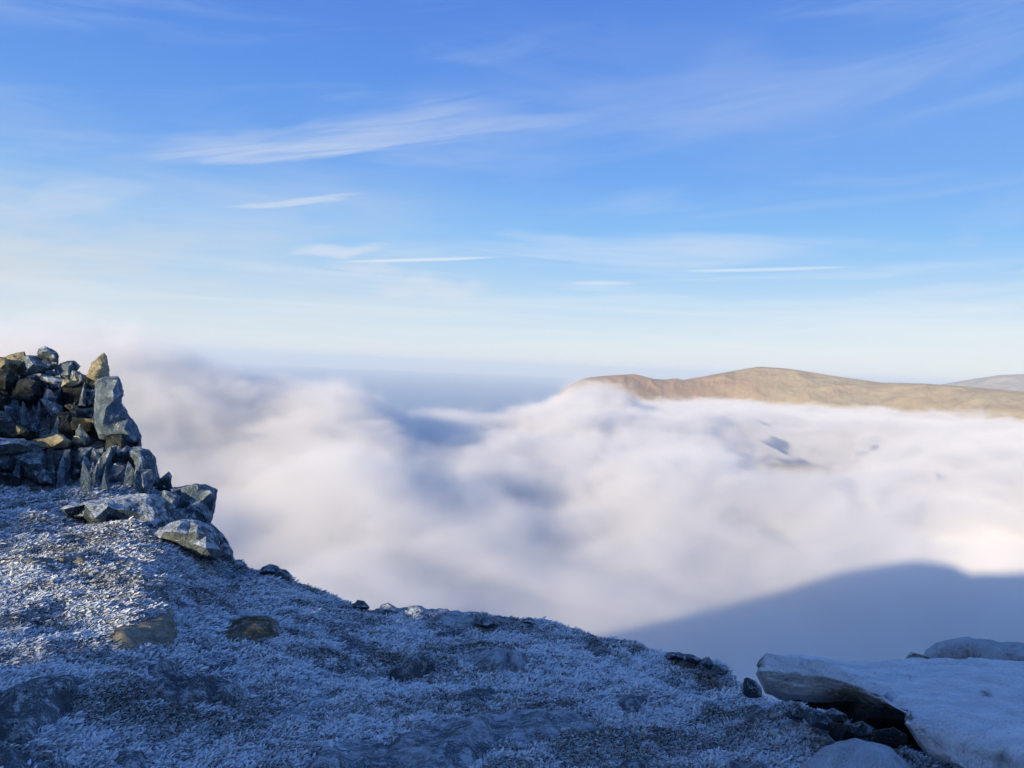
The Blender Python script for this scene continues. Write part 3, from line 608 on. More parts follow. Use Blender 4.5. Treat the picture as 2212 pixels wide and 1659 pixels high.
GG = 'stones bedded in the frosted turf'
def turf_stones():
    B = bedded_rock
    B('rock_slab', [(210, 1406), (222, 1368), (312, 1338), (375, 1314), (440, 1296), (478, 1290), (450, 1308), (412, 1330), (388, 1368), (366, 1398), (325, 1408), (265, 1410)], .11, M_PALE, 'long tilted slab half in sun and half in shade, left foreground', 'rock', GG, k=3, back=2.2)
    B('mossy_rock', [(485, 1392), (490, 1360), (480, 1342), (520, 1334), (590, 1334), (608, 1362), (600, 1392), (540, 1396)], .17, M_OLIVE, 'olive mossy rock edged with thick rime right of the tilted slab', 'rock', GG, k=6, back=.8)
    B('rock_slab', Z3((-160, 1000), (0, 985), (200, 920), (480, 890), (765, 880), (705, 1050), (560, 1240), (430, 1370), (250, 1485), (0, 1470), (-160, 1440)), .13, M_GROUNDROCK, 'large dark smooth slab at the left edge of the foreground', 'rock', GG, k=9)
    B('rock_slab', Z3((1150, 1000), (1400, 920), (1720, 885), (1900, 900), (2050, 960), (2180, 1070), (2000, 1115), (1700, 1110), (1480, 1105), (1300, 1060)), .15, M_GROUNDROCK, 'long whale-backed dark slab below the tilted slab', 'rock', GG, k=8)
    B('frosted_rock', Z3((1220, 860), (1280, 780), (1350, 740), (1500, 725), (1570, 780), (1470, 860), (1300, 905)), .09, M_GROUNDROCK, 'rounded dark stone between the tilted slab and the whale-backed slab', 'rock', GG, k=4)
    B('rock_slab', Z3((-100, 1510), (100, 1500), (330, 1560), (560, 1600), (660, 1660), (660, 1760), (-100, 1760)), .09, M_GROUNDROCK, 'blue rock in the bottom left corner under a frosty lip of turf', 'rock', GG, k=5)
    B('frosted_rock', Z3((930, 1650), (1000, 1560), (1100, 1515), (1230, 1530), (1260, 1620), (1240, 1740), (930, 1740)), .08, M_GROUNDROCK, 'small rounded stone cut by the bottom edge, left of the feathered rock', 'rock', GG, k=4)
    B('rock_slab', Z3((1680, 870), (1800, 790), (1950, 750), (2080, 760), (2050, 800), (1900, 840), (1760, 880)), .08, M_GROUNDROCK, 'narrow slanting slab above the right end of the whale-backed slab', 'rock', GG, k=3)
    B('frosted_rock', Z3((1650, 660), (1700, 625), (1820, 625), (1870, 655), (1780, 690), (1690, 690)), .06, M_OLIVE, 'small brownish stone just below the olive mossy rock', 'stone', GG, k=2)
    B('rock_slab', [(0, 1216), (80, 1206), (150, 1202), (215, 1208), (222, 1216), (150, 1222), (60, 1226), (0, 1224)], .07, M_PALE, 'flat tan slab lying in the sunlit turf at the left edge', 'rock', GG, k=4, back=1.5)
    B('frosted_rock', Z4((650, 590), (760, 550), (900, 570), (1040, 640), (1030, 690), (860, 705), (740, 680)), .09, M_GROUNDROCK, 'dark stone in a hollow right of the olive mossy rock', 'rock', GG, k=4)
    B('rock_slab', Z4((1450, 525), (1600, 490), (1800, 480), (1890, 505), (1860, 550), (1650, 562)), .08, M_GROUNDROCK, 'low flat slab just below the brow, middle of the slope', 'rock', GG, k=4)
    B('boulder', Z4((1140, 870), (1200, 790), (1330, 730), (1470, 705), (1560, 740), (1580, 800), (1480, 860), (1340, 915), (1200, 915)), .13, M_GROUNDROCK, 'rounded dark boulder in the middle of the slope', 'rock', GG, k=6)
    B('rock_slab', Z4((1650, 700), (1740, 680), (1830, 640), (2000, 622), (2200, 650), (2390, 720), (2330, 800), (2200, 860), (1980, 850), (1850, 800), (1740, 790)), .11, M_FEATHER, 'broad pale blue slab right of the rounded dark boulder', 'rock', GG, k=7)
    B('frosted_rock', Z4((1550, 400), (1620, 350), (1740, 338), (1860, 375), (1920, 420), (1850, 455), (1690, 455), (1590, 440)), .13, M_FEATHER, 'smooth pale rock on the brow, middle of the skyline', 'rock', GG, k=4, back=1.0)
    B('frosted_rock', Z4((600, 860), (690, 760), (800, 740), (920, 750), (900, 790), (760, 860), (660, 885)), .06, M_GROUNDROCK, 'dark flat stone left of the rounded dark boulder', 'stone', GG, k=3)
    B('frosted_rock', Z4((1730, 1110), (1800, 1010), (1980, 970), (2090, 1010), (2050, 1080), (1880, 1130)), .08, M_GROUNDROCK, 'greenish stone below the broad pale blue slab', 'rock', GG, k=4)
    B('boulder', [(560, 1700), (640, 1652), (700, 1622), (800, 1592), (900, 1572), (1000, 1556), (1110, 1542), (1225, 1536), (1272, 1546), (1282, 1572), (1240, 1590), (1150, 1604), (1080, 1625), (1030, 1650), (990, 1700), (700, 1740)], .14, M_FEATHER, 'long ridge-like rock furred with feathery rime, bottom centre', 'rock', GG, k=12, amp=.03)
    B('rock_slab', [(560, 1556), (610, 1536), (680, 1500), (740, 1484), (756, 1500), (700, 1530), (640, 1566), (580, 1580)], .08, M_FEATHER, 'slanting rime-furred slab above the long ridge-like rock', 'rock', GG, k=5)
    B('boulder', Z5((880, 1120), (940, 1060), (1040, 1030), (1150, 1040), (1185, 1090), (1130, 1160), (1040, 1215), (950, 1190)), .11, M_GROUNDROCK, 'rounded blue boulder on the right part of the slope', 'rock', GG, k=5)
    B('frosted_rock', Z5((640, 620), (660, 575), (740, 565), (800, 575), (790, 610), (720, 635)), .09, M_GROUNDROCK, 'dark stone at the step in the brow, right of the middle', 'stone', GG, k=3, back=.8)
    B('frosted_rock', Z5((630, 720), (650, 650), (740, 635), (850, 670), (830, 715), (730, 735)), .08, M_GROUNDROCK, 'blue stone directly below the dark stone at the step', 'stone', GG, k=3)
    B('rock_slab', Z5((1200, 910), (1320, 885), (1480, 915), (1560, 970), (1440, 985), (1300, 950)), .06, M_GROUNDROCK, 'low streaky slab on the slope left of the big overhanging slab', 'rock', GG, k=4)
    B('frosted_rock', Z5((2000, 1170), (2080, 1130), (2190, 1150), (2230, 1220), (2150, 1280), (2050, 1250)), .08, M_GROUNDROCK, 'olive stone in front of the tip of the big slab', 'rock', GG, k=4)
    B('frosted_rock', Z5((880, 1660), (930, 1600), (1080, 1605), (1220, 1640), (1250, 1740), (900, 1740)), .06, M_GROUNDROCK, 'frosted stone at the bottom edge right of the ridge-like rock', 'rock', GG, k=4)
    B('frosted_rock', Z5((1800, 1680), (1880, 1610), (2000, 1590), (2150, 1615), (2230, 1680), (2200, 1760), (1820, 1760)), .07, M_GROUNDROCK, 'frosted stone at the bottom edge left of the white boulder', 'rock', GG, k=4)
    S = standing_rock; GB = 'stones along the brow'
    S('frosted_rock', [(562, 1236), (568, 1226), (582, 1221), (598, 1225), (606, 1240)], 8.1, .3, M_CLIFF, 'first dark stone on the skyline right of the crag', 'stone', GB, k=2)
    S('frosted_rock', [(596, 1240), (604, 1229), (616, 1232), (630, 1244), (626, 1250)], 8.0, .3, M_CLIFF, 'small stone beside the first dark skyline stone', 'stone', GB, k=2)
    S('frosted_rock', Z4((840, 260), (880, 215), (930, 225), (970, 275), (930, 300), (860, 300)), 7.1, .25, M_GROUNDROCK, 'rounded stone on the brow where the slope levels out', 'stone', GB, k=3)
    S('frosted_rock', Z4((1060, 310), (1090, 260), (1140, 246), (1200, 275), (1250, 320), (1180, 345)), 6.9, .3, M_FEATHER, 'pale hump-shaped stone on the brow left of the smooth pale rock', 'stone', GB, k=3)
    S('frosted_rock', Z4((1900, 410), (1920, 370), (1980, 362), (2060, 385), (2075, 420), (2000, 450)), 6.4, .3, M_CLIFF, 'dark stone on the brow right of the smooth pale rock', 'stone', GB, k=3)
    S('frosted_rock', Z5((90, 400), (110, 375), (150, 366), (180, 380), (180, 410)), 6.3, .2, M_CLIFF, 'tiny round stone on the skyline near the picture middle', 'stone', GB, k=1)
    S('frosted_rock', Z5((1345, 690), (1360, 674), (1440, 672), (1480, 690), (1470, 712), (1360, 712)), 5.3, .25, M_CLIFF, 'flat stone on the brow, first of the four near the big slab', 'stone', GB, k=2)
    S('frosted_rock', Z5((1478, 700), (1500, 685), (1560, 690), (1625, 725), (1600, 750), (1500, 730)), 5.2, .25, M_CLIFF, 'sloping flat stone, second of the four near the big slab', 'stone', GB, k=2)
    S('frosted_rock', Z5((1638, 755), (1655, 720), (1700, 708), (1735, 765), (1700, 800)), 5.0, .25, M_CLIFF, 'upright pointed stone, third of the four near the big slab', 'stone', GB, k=2)
    S('frosted_rock', Z5((1740, 790), (1770, 775), (1840, 790), (1862, 815), (1840, 850), (1760, 840)), 4.9, .25, M_CLIFF, 'blunt stone nearest the big slab of the four on the brow', 'stone', GB, k=2)
    S('frosted_rock', Z5((2000, 1010), (2005, 885), (2040, 878), (2100, 905), (2150, 960), (2150, 1040), (2050, 1040)), 4.1, .25, M_CLIFF, 'dark stone leaning under the tip of the big slab', 'rock', 'stones under the big slab', k=3)
turf_stones()

# ------------------------------------------------------------------ the big slab, lower right
def on_plane(px, py, z):
    d = ray(px, py); return d*(z/d.z)
def slab():
    """a thick overhanging slab: a dense height sheet over its plan, top and underside joined by a rounded rim"""
    ZT = -1.0
    def plan(pts): 
        return [tuple(on_plane(x, y, z).xy) for x, y, z in pts]
    def build(name, pl, top, bot, rim, label, bare=None, pits=(), amp=.012):
        P = densify(pl, .12, .006, random.Random(5)); n = len(P)
        xs = [p[0] for p in P]; ys = [p[1] for p in P]
        st = .022
        inn = []
        x = min(xs)
        while x < max(xs):
            y = min(ys)
            while y < max(ys):
                if inside(P, x, y) and edge_dist(P, x, y) > st*.6: inn.append((x+random.uniform(-.003, .003), y+random.uniform(-.003, .003)))
                y += st
            x += st
        P2 = []
        for i in range(n):
            a, b = P[i], P[(i+1) % n]; k = max(1, int(math.hypot(a[0]-b[0], a[1]-b[1])/.022))
            for q in range(k): P2.append((a[0]+(b[0]-a[0])*q/k, a[1]+(b[1]-a[1])*q/k))
        vs, fs = triangulate(P2, inn)
        V = np.array(vs); ed = np.array([edge_dist(P2, *p) for p in vs])
        rim = rim(V[:, 0], V[:, 1]); rr = np.clip(ed/rim, 0, 1); prof = np.sqrt(np.clip(1-(1-rr)**2, 0, 1))
        zt = top(V[:, 0], V[:, 1]); zb = bot(V[:, 0], V[:, 1]); mid = zt-.5*np.minimum(zt-zb, .3)
        nz = fbm2(V[:, 0], V[:, 1], 3.0, 5, .6, 81)*.030+fbm2(V[:, 0]*.6, V[:, 1], 14.0, 3, .5, 85)*.006
        N = len(V); rimi = np.nonzero(ed < 1e-5)[0]
        # side rings between top rim and underside rim give the broken face its detail
        order = [int(np.argmin(np.hypot(V[:, 0]-p[0], V[:, 1]-p[1]))) for p in P2]
        ztop = zt-(1-prof)*rim*.95+nz*prof
        zbot = zb+(1-prof)*.03+fbm2(V[:, 0], V[:, 1], 5.0, 3, .5, 91)*.03
        verts = [np.stack([V[:, 0], V[:, 1], ztop], 1), np.stack([V[:, 0], V[:, 1], zbot], 1)]
        faces = [list(f) for f in fs]+[[N+i for i in reversed(f)] for f in fs]
        cen = np.array([np.mean(xs), np.mean(ys)])
        OUT = 1.0 if sum(P2[i][0]*P2[(i+1) % len(P2)][1]-P2[(i+1) % len(P2)][0]*P2[i][1] for i in range(len(P2))) > 0 else -1.0
        prev = order; base = 2*N; K = 16
        for k in range(1, K+1):
            if k == K: cur = [N+i for i in order]
            else:
                t = k/K; row = []
                for j, i in enumerate(order):
                    a = verts[0][i]; b = verts[1][i]; q = a*(1-t)+b*t
                    d = np.array([*(q[:2]-cen), 0]); nxt = V[order[(j+3) % len(order)]]-V[order[j-3]]; nn = np.array([nxt[1], -nxt[0], 0]); nn /= np.linalg.norm(nn)+1e-9
                    if nn[:2] @ (V[i]-cen) < 0 and False: nn = -nn
                    row.append(q+nn*OUT*math.sin(math.pi*t)*.012)
                row = np.array(row)
                row += (fbm(row*np.array([1, 1, 2.0]), 5.0, 5, .65, 95, ridge=True)*.030)[:, None]*np.array([.4, -1, .2])
                verts.append(row); cur = list(range(base, base+len(row))); base += len(row)
            L = len(order)
            for j in range(L):
                j2 = (j+1) % L; faces.append([prev[j], prev[j2], cur[j2]]); faces.append([prev[j], cur[j2], cur[j]])
            prev = cur
        allv = np.concatenate(verts)
        o = mesh_obj(name, allv, np.array(faces), M_SLAB)
        bm = bmesh.new(); bm.from_mesh(o.data); bmesh.ops.recalc_face_normals(bm, faces=bm.faces[:]); bm.to_mesh(o.data); bm.free()
        nv = len(allv); pit = np.zeros(nv, np.float32); br = np.zeros(nv, np.float32)
        co = allv.copy()
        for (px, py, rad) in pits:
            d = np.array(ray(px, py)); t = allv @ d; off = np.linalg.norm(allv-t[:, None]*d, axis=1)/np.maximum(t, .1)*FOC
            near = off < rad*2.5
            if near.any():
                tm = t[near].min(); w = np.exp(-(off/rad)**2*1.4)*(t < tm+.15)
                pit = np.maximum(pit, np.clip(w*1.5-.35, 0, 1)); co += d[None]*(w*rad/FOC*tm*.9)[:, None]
        if bare:
            br = bare(allv)
        o.data.vertices.foreach_set('co', co.astype('f').ravel()); o.data.update()
        for nm, arr in (('pit', pit), ('bare', br)):
            a = o.data.attributes.new(nm, 'FLOAT', 'POINT'); a.data.foreach_set('value', arr.astype('f'))
        return tag(o, label, 'rock slab', 'rocks beside the big slab')
    ar = 0
    z1 = lambda x, y: np.full(x.shape, ZT)
    a = plan([(1634, 1424, ZT), (1640, 1412, ZT), (1700, 1414, ZT), (1800, 1420, ZT), (1900, 1420, ZT), (2050, 1418, ZT), (2300, 1420, ZT), (2700, 1440, ZT),
              (2700, 1830, ZT), (2400, 1700, ZT), (2212, 1634, ZT), (2120, 1600, ZT), (2040, 1574, ZT), (1985, 1556, ZT), (1954, 1543, ZT), (1962, 1530, ZT), (1945, 1514, ZT), (1900, 1484, ZT), (1850, 1462, ZT), (1780, 1444, ZT), (1680, 1430, ZT), (1640, 1428, ZT)])
    # thickness of the far block: thin at the tip, and its underside rises to the right
    def thick_at(rows, z):
        # rows: (px, y of the top edge, y of the lower edge) -> thickness against azimuth
        A_, T_ = [], []
        for px, yt, yb in rows:
            p = on_plane(px, yt, z); r0 = math.hypot(p.x, p.y); a_, e_ = azel(px, yb); A_.append(a_); T_.append(z-r0*math.tan(e_))
        return A_, T_
    THA = thick_at([(1634, 1424, 1470), (1650, 1427, 1500), (1690, 1432, 1517), (1760, 1441, 1521), (1850, 1462, 1527), (1905, 1487, 1536), (1948, 1518, 1548), (1958, 1543, 1556), (1975, 1552, 1574), (2000, 1561, 1600), (2080, 1587, 1672), (2212, 1634, 1800), (2400, 1700, 1950)], ZT)
    def bot_a(x, y):
        r = np.hypot(x, y); az = np.arctan2(x, y); a0, a1 = azel(1640, 1450)[0], azel(1960, 1540)[0]
        return ZT-np.interp(az, THA[0], THA[1])
    def bare_a(v):
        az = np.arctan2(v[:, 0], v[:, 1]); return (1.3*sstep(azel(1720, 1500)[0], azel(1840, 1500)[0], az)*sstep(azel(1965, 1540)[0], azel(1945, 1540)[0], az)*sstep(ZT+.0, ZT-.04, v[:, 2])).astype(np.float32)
    def rim_a(x, y):
        az = np.arctan2(x, y); a0, a1 = azel(1945, 1540)[0], azel(2010, 1570)[0]; near = np.hypot(x, y) < 2.95
        return .025+.075*sstep(a0, a1, az)*near
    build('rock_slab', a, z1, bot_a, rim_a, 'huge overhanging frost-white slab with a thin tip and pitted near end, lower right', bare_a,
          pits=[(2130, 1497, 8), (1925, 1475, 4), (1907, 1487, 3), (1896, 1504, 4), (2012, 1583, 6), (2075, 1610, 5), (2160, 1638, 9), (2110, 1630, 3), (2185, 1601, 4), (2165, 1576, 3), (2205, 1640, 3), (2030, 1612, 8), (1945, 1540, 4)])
slab()
S = standing_rock
S('boulder', [(1996, 1425), (2000, 1412), (2014, 1402), (2038, 1391), (2080, 1382), (2140, 1384), (2212, 1397), (2300, 1410), (2420, 1430), (2420, 1475), (2200, 1470), (2000, 1440)], 4.1, .6, M_BOULDER, 'white frosted hump behind the big slab at the right edge', 'boulder', 'rocks beside the big slab', k=7, amp=.008, rough=1, smooth_it=6, inflate=0)
S('boulder', [(1730, 1665), (1760, 1640), (1790, 1622), (1830, 1607), (1870, 1606), (1920, 1620), (1965, 1665), (1980, 1740), (1730, 1740)], 2.75, .35, M_BOULDER, 'round white boulder cut by the bottom edge, below the dark gap', 'boulder', 'rocks beside the big slab', k=7, amp=.02, rough=1, smooth_it=3, target=.03)
def gap_rocks():
    G = 'broken stones in the gap under the slab'
    for poly, D, label in [
        ([(1690, 1540), (1696, 1524), (1720, 1518), (1735, 1534), (1733, 1552), (1705, 1552)], 3.9, 'first frosted stone at the left end of the gap'),
        ([(1735, 1545), (1745, 1530), (1775, 1538), (1798, 1560), (1790, 1578), (1750, 1568)], 3.75, 'pale edged stone, second in the gap from the left'),
        ([(1772, 1542), (1800, 1530), (1828, 1545), (1830, 1556), (1798, 1556)], 3.9, 'flat light stone lying at the back of the gap'),
        ([(1790, 1585), (1800, 1563), (1835, 1565), (1862, 1590), (1850, 1612), (1810, 1605)], 3.6, 'dark wet-looking stone in the middle of the gap'),
        ([(1835, 1565), (1862, 1556), (1890, 1572), (1890, 1595), (1860, 1592)], 3.7, 'ridged stone with bright edge in the middle of the gap'),
        ([(1885, 1600), (1890, 1580), (1930, 1574), (1955, 1590), (1958, 1605), (1920, 1618)], 3.6, 'last dark stone at the right end of the gap')]:
        S('broken_stone', poly, D, .18, M_GROUNDROCK if 'dark' not in label else M_DARK, label, 'stone', G, k=2, rough=1.5, target=.02, inflate=0)
    S('shade_backing', [(1700, 1500), (1900, 1480), (2100, 1480), (2400, 1500), (2400, 1760), (2050, 1760), (1900, 1640), (1800, 1590), (1690, 1560)], 4.6, .8, M_GAPSHADE, 'added backing painted black for the deep shade in the gap under the slab', 'rock', 'rocks beside the big slab', k=6)  # added block, coloured black to keep the gap in shade
gap_rocks()

# ------------------------------------------------------------------ rime on the grass
def rime():
    r = np.random.default_rng(11)
    xs, ys, L = [], [], []
    def scatter(n, r0, r1, a0, a1):
        rr = np.sqrt(r.random(n)*(r1*r1-r0*r0)+r0*r0); aa = r.random(n)*(a1-a0)+a0
        return rr*np.sin(aa), rr*np.cos(aa)
    px = []
    for n, r0, r1, a0, a1 in [(230000, 2.2, 4.2, -.72, .72), (220000, 4.2, 6.4, -.70, .55), (120000, 6.4, 9.5, -.70, -.15), (90000, 9.5, 14.0, -.72, -.3)]:
        x, y = scatter(n, r0, r1, a0, a1); px.append((x, y))
    x = np.concatenate([p[0] for p in px]); y = np.concatenate([p[1] for p in px]); z = bilin(x, y)
    # patchiness: thick rime on the hummocks, bare dark grass in between
    hum = fbm2(x, y, 2.6, 3, .55, 9); pa = fbm2(x, y, 1.5, 4, .6, 44); pf = fbm2(x, y, 9.0, 3, .6, 47)
    rich = np.clip(.66+.6*hum+.6*pa+.7*pf, 0, 1)
    keep = r.random(len(x)) < (.42+.58*rich)
    # keep stones free
    M = CAMROT.transposed(); M = np.array(M)
    c = np.stack([x, y, z], 1) @ M.T
    sx = PW/2+c[:, 0]/-c[:, 2]*FOC; sy = PH/2-c[:, 1]/-c[:, 2]*FOC
    for poly, high in STONES:
        P = np.array(poly); cx, cy = P.mean(0); Q = (P-[cx, cy])*.80+[cx, cy]
        box = (sx > Q[:, 0].min()) & (sx < Q[:, 0].max()) & (sy > Q[:, 1].min()) & (sy < Q[:, 1].max())
        ii = np.nonzero(box & keep)[0]
        if len(ii) == 0: continue
        X, Y = sx[ii], sy[ii]; ins = np.zeros(len(ii), bool)
        for k in range(len(Q)):
            x1, y1 = Q[k]; x2, y2 = Q[(k+1) % len(Q)]
            if y1 == y2: continue
            m = ((y1 > Y) != (y2 > Y)) & (X < (x2-x1)*(Y-y1)/(y2-y1)+x1); ins ^= m
        keep[ii[ins & (r.random(len(ii)) < .90)]] = False
    x, y, z, rich = x[keep], y[keep], z[keep], rich[keep]; n = len(x)
    dist = np.hypot(x, y)
    # blades: two-segment tapering ribbons, bent over downwind
    ang = .35+.9*fbm2(x, y, .8, 3, .5, 51)+r.normal(0, 1.0, n)                 # lean direction, mostly to the right
    lean = .45+.55*r.random(n)
    ln = np.where(r.random(n) < .05, 1.6, 1.0)*(.012+.016*r.random(n))*(.7+.6*rich)*np.interp(dist, [3, 7, 13], [.80, 1.1, 1.7])
    wd = (.0030+.0034*r.random(n)*(.4+rich))*np.interp(dist, [3, 7, 13], [.9, 1.25, 2.3])
    dx, dy = np.cos(ang), np.sin(ang)
    sa = ang+math.pi/2+r.normal(0, 1.1, n); side = np.stack([np.cos(sa), np.sin(sa), r.normal(0, .35, n)], 1); side /= np.linalg.norm(side, axis=1)[:, None]
    P0 = np.stack([x, y, z-.004], 1)
    P1 = P0+np.stack([dx*ln*lean*.35, dy*ln*lean*.35, ln*.55], 1)
    P2 = P1+np.stack([dx*ln*lean*.8, dy*ln*lean*.8, ln*(.5-.45*lean)], 1)
    w = wd[:, None]
    V = np.stack([P0-side*w*.5, P0+side*w*.5, P1-side*w, P1+side*w, P2-side*w*.75, P2+side*w*.75, P2+(P2-P1)*.35], 1).reshape(-1, 3)
    b = (np.arange(n)*7)[:, None]
    F = np.concatenate([b+[0, 1, 3], b+[0, 3, 2], b+[2, 3, 5], b+[2, 5, 4], b+[4, 5, 6]], 0)
    o = mesh_obj('rime_grass', V, F, M_RIME, smooth=True)
    fr = np.clip(rich+r.normal(0, .18, n), 0, 1)
    prof = np.array([.0, .0, .45, .45, .9, .9, 1.0])
    rime_v = np.clip(prof[None, :]*.55+(fr[:, None]*1.5-.45)*(.35+.65*prof[None, :]), 0, 1)
    for nm, arr in (('rime', rime_v.ravel()), ('tone', np.repeat(r.random(n), 7))):
        a = o.data.attributes.new(nm, 'FLOAT', 'POINT'); a.data.foreach_set('value', arr.astype('f'))
    tag(o, 'short grass furred all over with white rime on the slope', 'frosted grass', kind='stuff')
rime()

# ------------------------------------------------------------------ far mountain and sea
def hill_mat():
    m, t, b = new_mat('hill_grass')
    geo = t.node('ShaderNodeNewGeometry'); pos = geo.outputs['Position']
    n1 = t.noise(pos, .012, 6, .6, .5); n2 = t.noise(pos, .045, 8, .75, 1.0)
    sep = t.node('ShaderNodeSeparateXYZ'); t.L.new(pos, sep.inputs[0])
    col = t.mix(t.smooth(n1, .35, .65), (.46, .35, .23), (.50, .42, .27))
    left = t.math('SUBTRACT', 1.0, t.smooth(sep.outputs[0], 550, 1000))
    col = t.mix(t.math('MULTIPLY', left, .7), col, (.44, .27, .18))
    sl = t.node('ShaderNodeSeparateXYZ'); t.L.new(geo.outputs['Normal'], sl.inputs[0])
    scree = t.math('MULTIPLY', t.smooth(n2, .5, .62), t.math('SUBTRACT', 1.0, t.smooth(sl.outputs[2], .78, .93)))
    col = t.mix(scree, col, (.36, .34, .31))
    col = t.mix(t.math('MULTIPLY', t.smooth(n2, .50, .66), .35), col, (.24, .18, .12))
    t.L.new(col, b.inputs['Base Color']); b.inputs['Roughness'].default_value = 1
    return m
M_HILL = hill_mat()
def mountain(name, line, D0, slope, nd, label, mat, ext=700, rough=1.0, seed=0):
    az, zz = [], []
    for px, py, D in line:
        a, e = azel(px, py); az.append(a); zz.append((D, D*math.tan(e)))
    az = np.array(az); D = np.array([d for d, _ in zz]); Z = np.array([z for _, z in zz])
    A = np.linspace(az[0], az[-1], 700); DD = np.interp(A, az, D); ZZ = np.interp(A, az, Z)
    k = np.ones(9)/9; ZZ = np.convolve(np.pad(ZZ, 4, 'edge'), k, 'valid')
    s = np.concatenate([-np.linspace(1, 0, 120)**1.2*ext, np.linspace(0, 1, 40)[1:]*500])
    AA, SS = np.meshgrid(A, s, indexing='ij'); D2 = DD[:, None]+SS
    X = D2*np.sin(AA); Y = D2*np.cos(AA)
    ridge = fbm2(X, Y, .0045, 5, .55, 71+seed, True); det = fbm2(X, Y, .02, 5, .6, 75+seed)
    gully = fbm2(AA*900, SS*.12, .035, 4, .55, 78+seed, True)
    fr = np.abs(SS); fade = np.clip(fr/60, 0, 1)
    H = ZZ[:, None]-np.where(SS < 0, slope[0]*fr+slope[1]*fr**2/1000, .35*fr)+fade*(ridge*9+gully*7)*rough+det*3.0*rough*(.35+.65*fade)
    n, m = H.shape; idx = np.arange(n*m).reshape(n, m)
    f = np.stack([idx[:-1, :-1], idx[1:, :-1], idx[1:, 1:], idx[:-1, 1:]], -1).reshape(-1, 4)
    o = mesh_obj(name, np.stack([X, Y, H], -1).reshape(-1, 3), f, mat)
    tag(o, label, 'mountain', kind='structure')
mountain('mountain', [(1165, 900, 2500), (1195, 860, 2500), (1230, 832, 2550), (1262, 817, 2600), (1300, 812, 2650), (1370, 808, 2700), (1410, 818, 2720), (1440, 820, 2760), (1458, 817, 2800), (1475, 821, 2820),
                      (1520, 813, 2900), (1590, 800, 3000), (1640, 792, 3000), (1700, 796, 3000), (1760, 805, 2950), (1800, 812, 2900), (1900, 826, 2850), (2000, 829, 2800), (2060, 833, 2800), (2150, 840, 2700), (2212, 846, 2700), (2400, 860, 2700)],
         None, (.18, .35), 0, 'broad tan sunlit mountain rising out of the cloud', M_HILL, ext=1100)
M_HILL2 = rock_mat('far_hill', (.38, .34, .30), (.62, .60, .58), frost=0, lichen=0, bump=0)
mountain('mountain', [(1960, 860, 5200), (2020, 833, 5200), (2070, 824, 5200), (2110, 817, 5200), (2160, 810, 5200), (2212, 808, 5200), (2300, 812, 5200), (2420, 830, 5200)], None, (.2, .2), 0,
         'smaller paler hill behind the right shoulder of the mountain', M_HILL2, ext=900, seed=5)
def sea():
    m, t, b = new_mat('sea_water'); b.inputs['Base Color'].default_value = (.22, .40, .58, 1); b.inputs['Roughness'].default_value = .9
    n = 96; ang = np.linspace(0, 2*math.pi, n, endpoint=False); zs = -420
    rad = 36000
    v = [(0, 0, zs)]+[(rad*math.sin(a), rad*math.cos(a), zs) for a in ang]
    f = [(0, 1+(k+1) % n, 1+k) for k in range(n)]
    o = mesh_obj('sea', v, np.array(f), m, smooth=False); tag(o, kind='structure')
sea()

# ------------------------------------------------------------------ cloud sea: true volumes
def cloud(name, mn, mx, res, label, dens=.03, soft=22.0, fade=None, seed=0, cut=None):
    mn = np.array(mn, float); mx = np.array(mx, float); nx, ny, nz = res
    X, Y, Z = np.meshgrid(np.linspace(mn[0], mx[0], nx), np.linspace(mn[1], mx[1], ny), np.linspace(mn[2], mx[2], nz), indexing='ij')
    D = cloud_density(X, Y, Z)*dens
    P = np.stack([X, Y, Z], -1).reshape(-1, 3).astype('f')
    me = bpy.data.meshes.new(name); me.vertices.add(nx*ny*nz)
    me.vertices.foreach_set('co', P.ravel())
    a = me.attributes.new('dens', 'FLOAT', 'POINT'); a.data.foreach_set('value', D.reshape(-1).astype('f'))
    ob = bpy.data.objects.new(name, me); COL.objects.link(ob)
    g = bpy.data.node_groups.new(name, 'GeometryNodeTree')
    g.interface.new_socket('Geometry', in_out='INPUT', socket_type='NodeSocketGeometry')
    g.interface.new_socket('Geometry', in_out='OUTPUT', socket_type='NodeSocketGeometry')
    t = NT(g); gi = t.node('NodeGroupInput'); go = t.node('NodeGroupOutput')
    vc = t.node('GeometryNodeVolumeCube'); vc.inputs['Min'].default_value = mn; vc.inputs['Max'].default_value = mx
    for k, n in zip('XYZ', (nx, ny, nz)): vc.inputs['Resolution '+k].default_value = n
    p = t.node('GeometryNodeInputPosition').outputs[0]
    q = t.vmath('SUBTRACT', p, tuple(mn)); q = t.vmath('MULTIPLY', q, tuple((np.array([nx, ny, nz])-1)/(mx-mn)))
    q = t.vmath('FLOOR', t.vmath('ADD', q, (.5, .5, .5))); i = t.vmath('DOT_PRODUCT', q, (ny*nz, nz, 1))
    si = t.node('GeometryNodeSampleIndex', data_type='FLOAT', clamp=True)
    na = t.node('GeometryNodeInputNamedAttribute', data_type='FLOAT'); na.inputs[0].default_value = 'dens'
    g.links.new(gi.outputs[0], si.inputs['Geometry']); g.links.new(na.outputs[0], si.inputs['Value']); g.links.new(i, si.inputs['Index'])
    g.links.new(si.outputs[0], vc.inputs['Density'])
    sm = t.node('GeometryNodeSetMaterial'); sm.inputs['Material'].default_value = M_CLOUD
    g.links.new(vc.outputs[0], sm.inputs[0]); g.links.new(sm.outputs[0], go.inputs[0])
    md = ob.modifiers.new('volume', 'NODES'); md.node_group = g
    tag(ob, label, 'cloud', kind='stuff')
M_CLOUD = bpy.data.materials.new('cloud'); M_CLOUD.use_nodes = True
_t = NT(M_CLOUD.node_tree); _t.N.clear(); _o = _t.node('ShaderNodeOutputMaterial'); _a = _t.node('ShaderNodeAttribute', attribute_name='density')
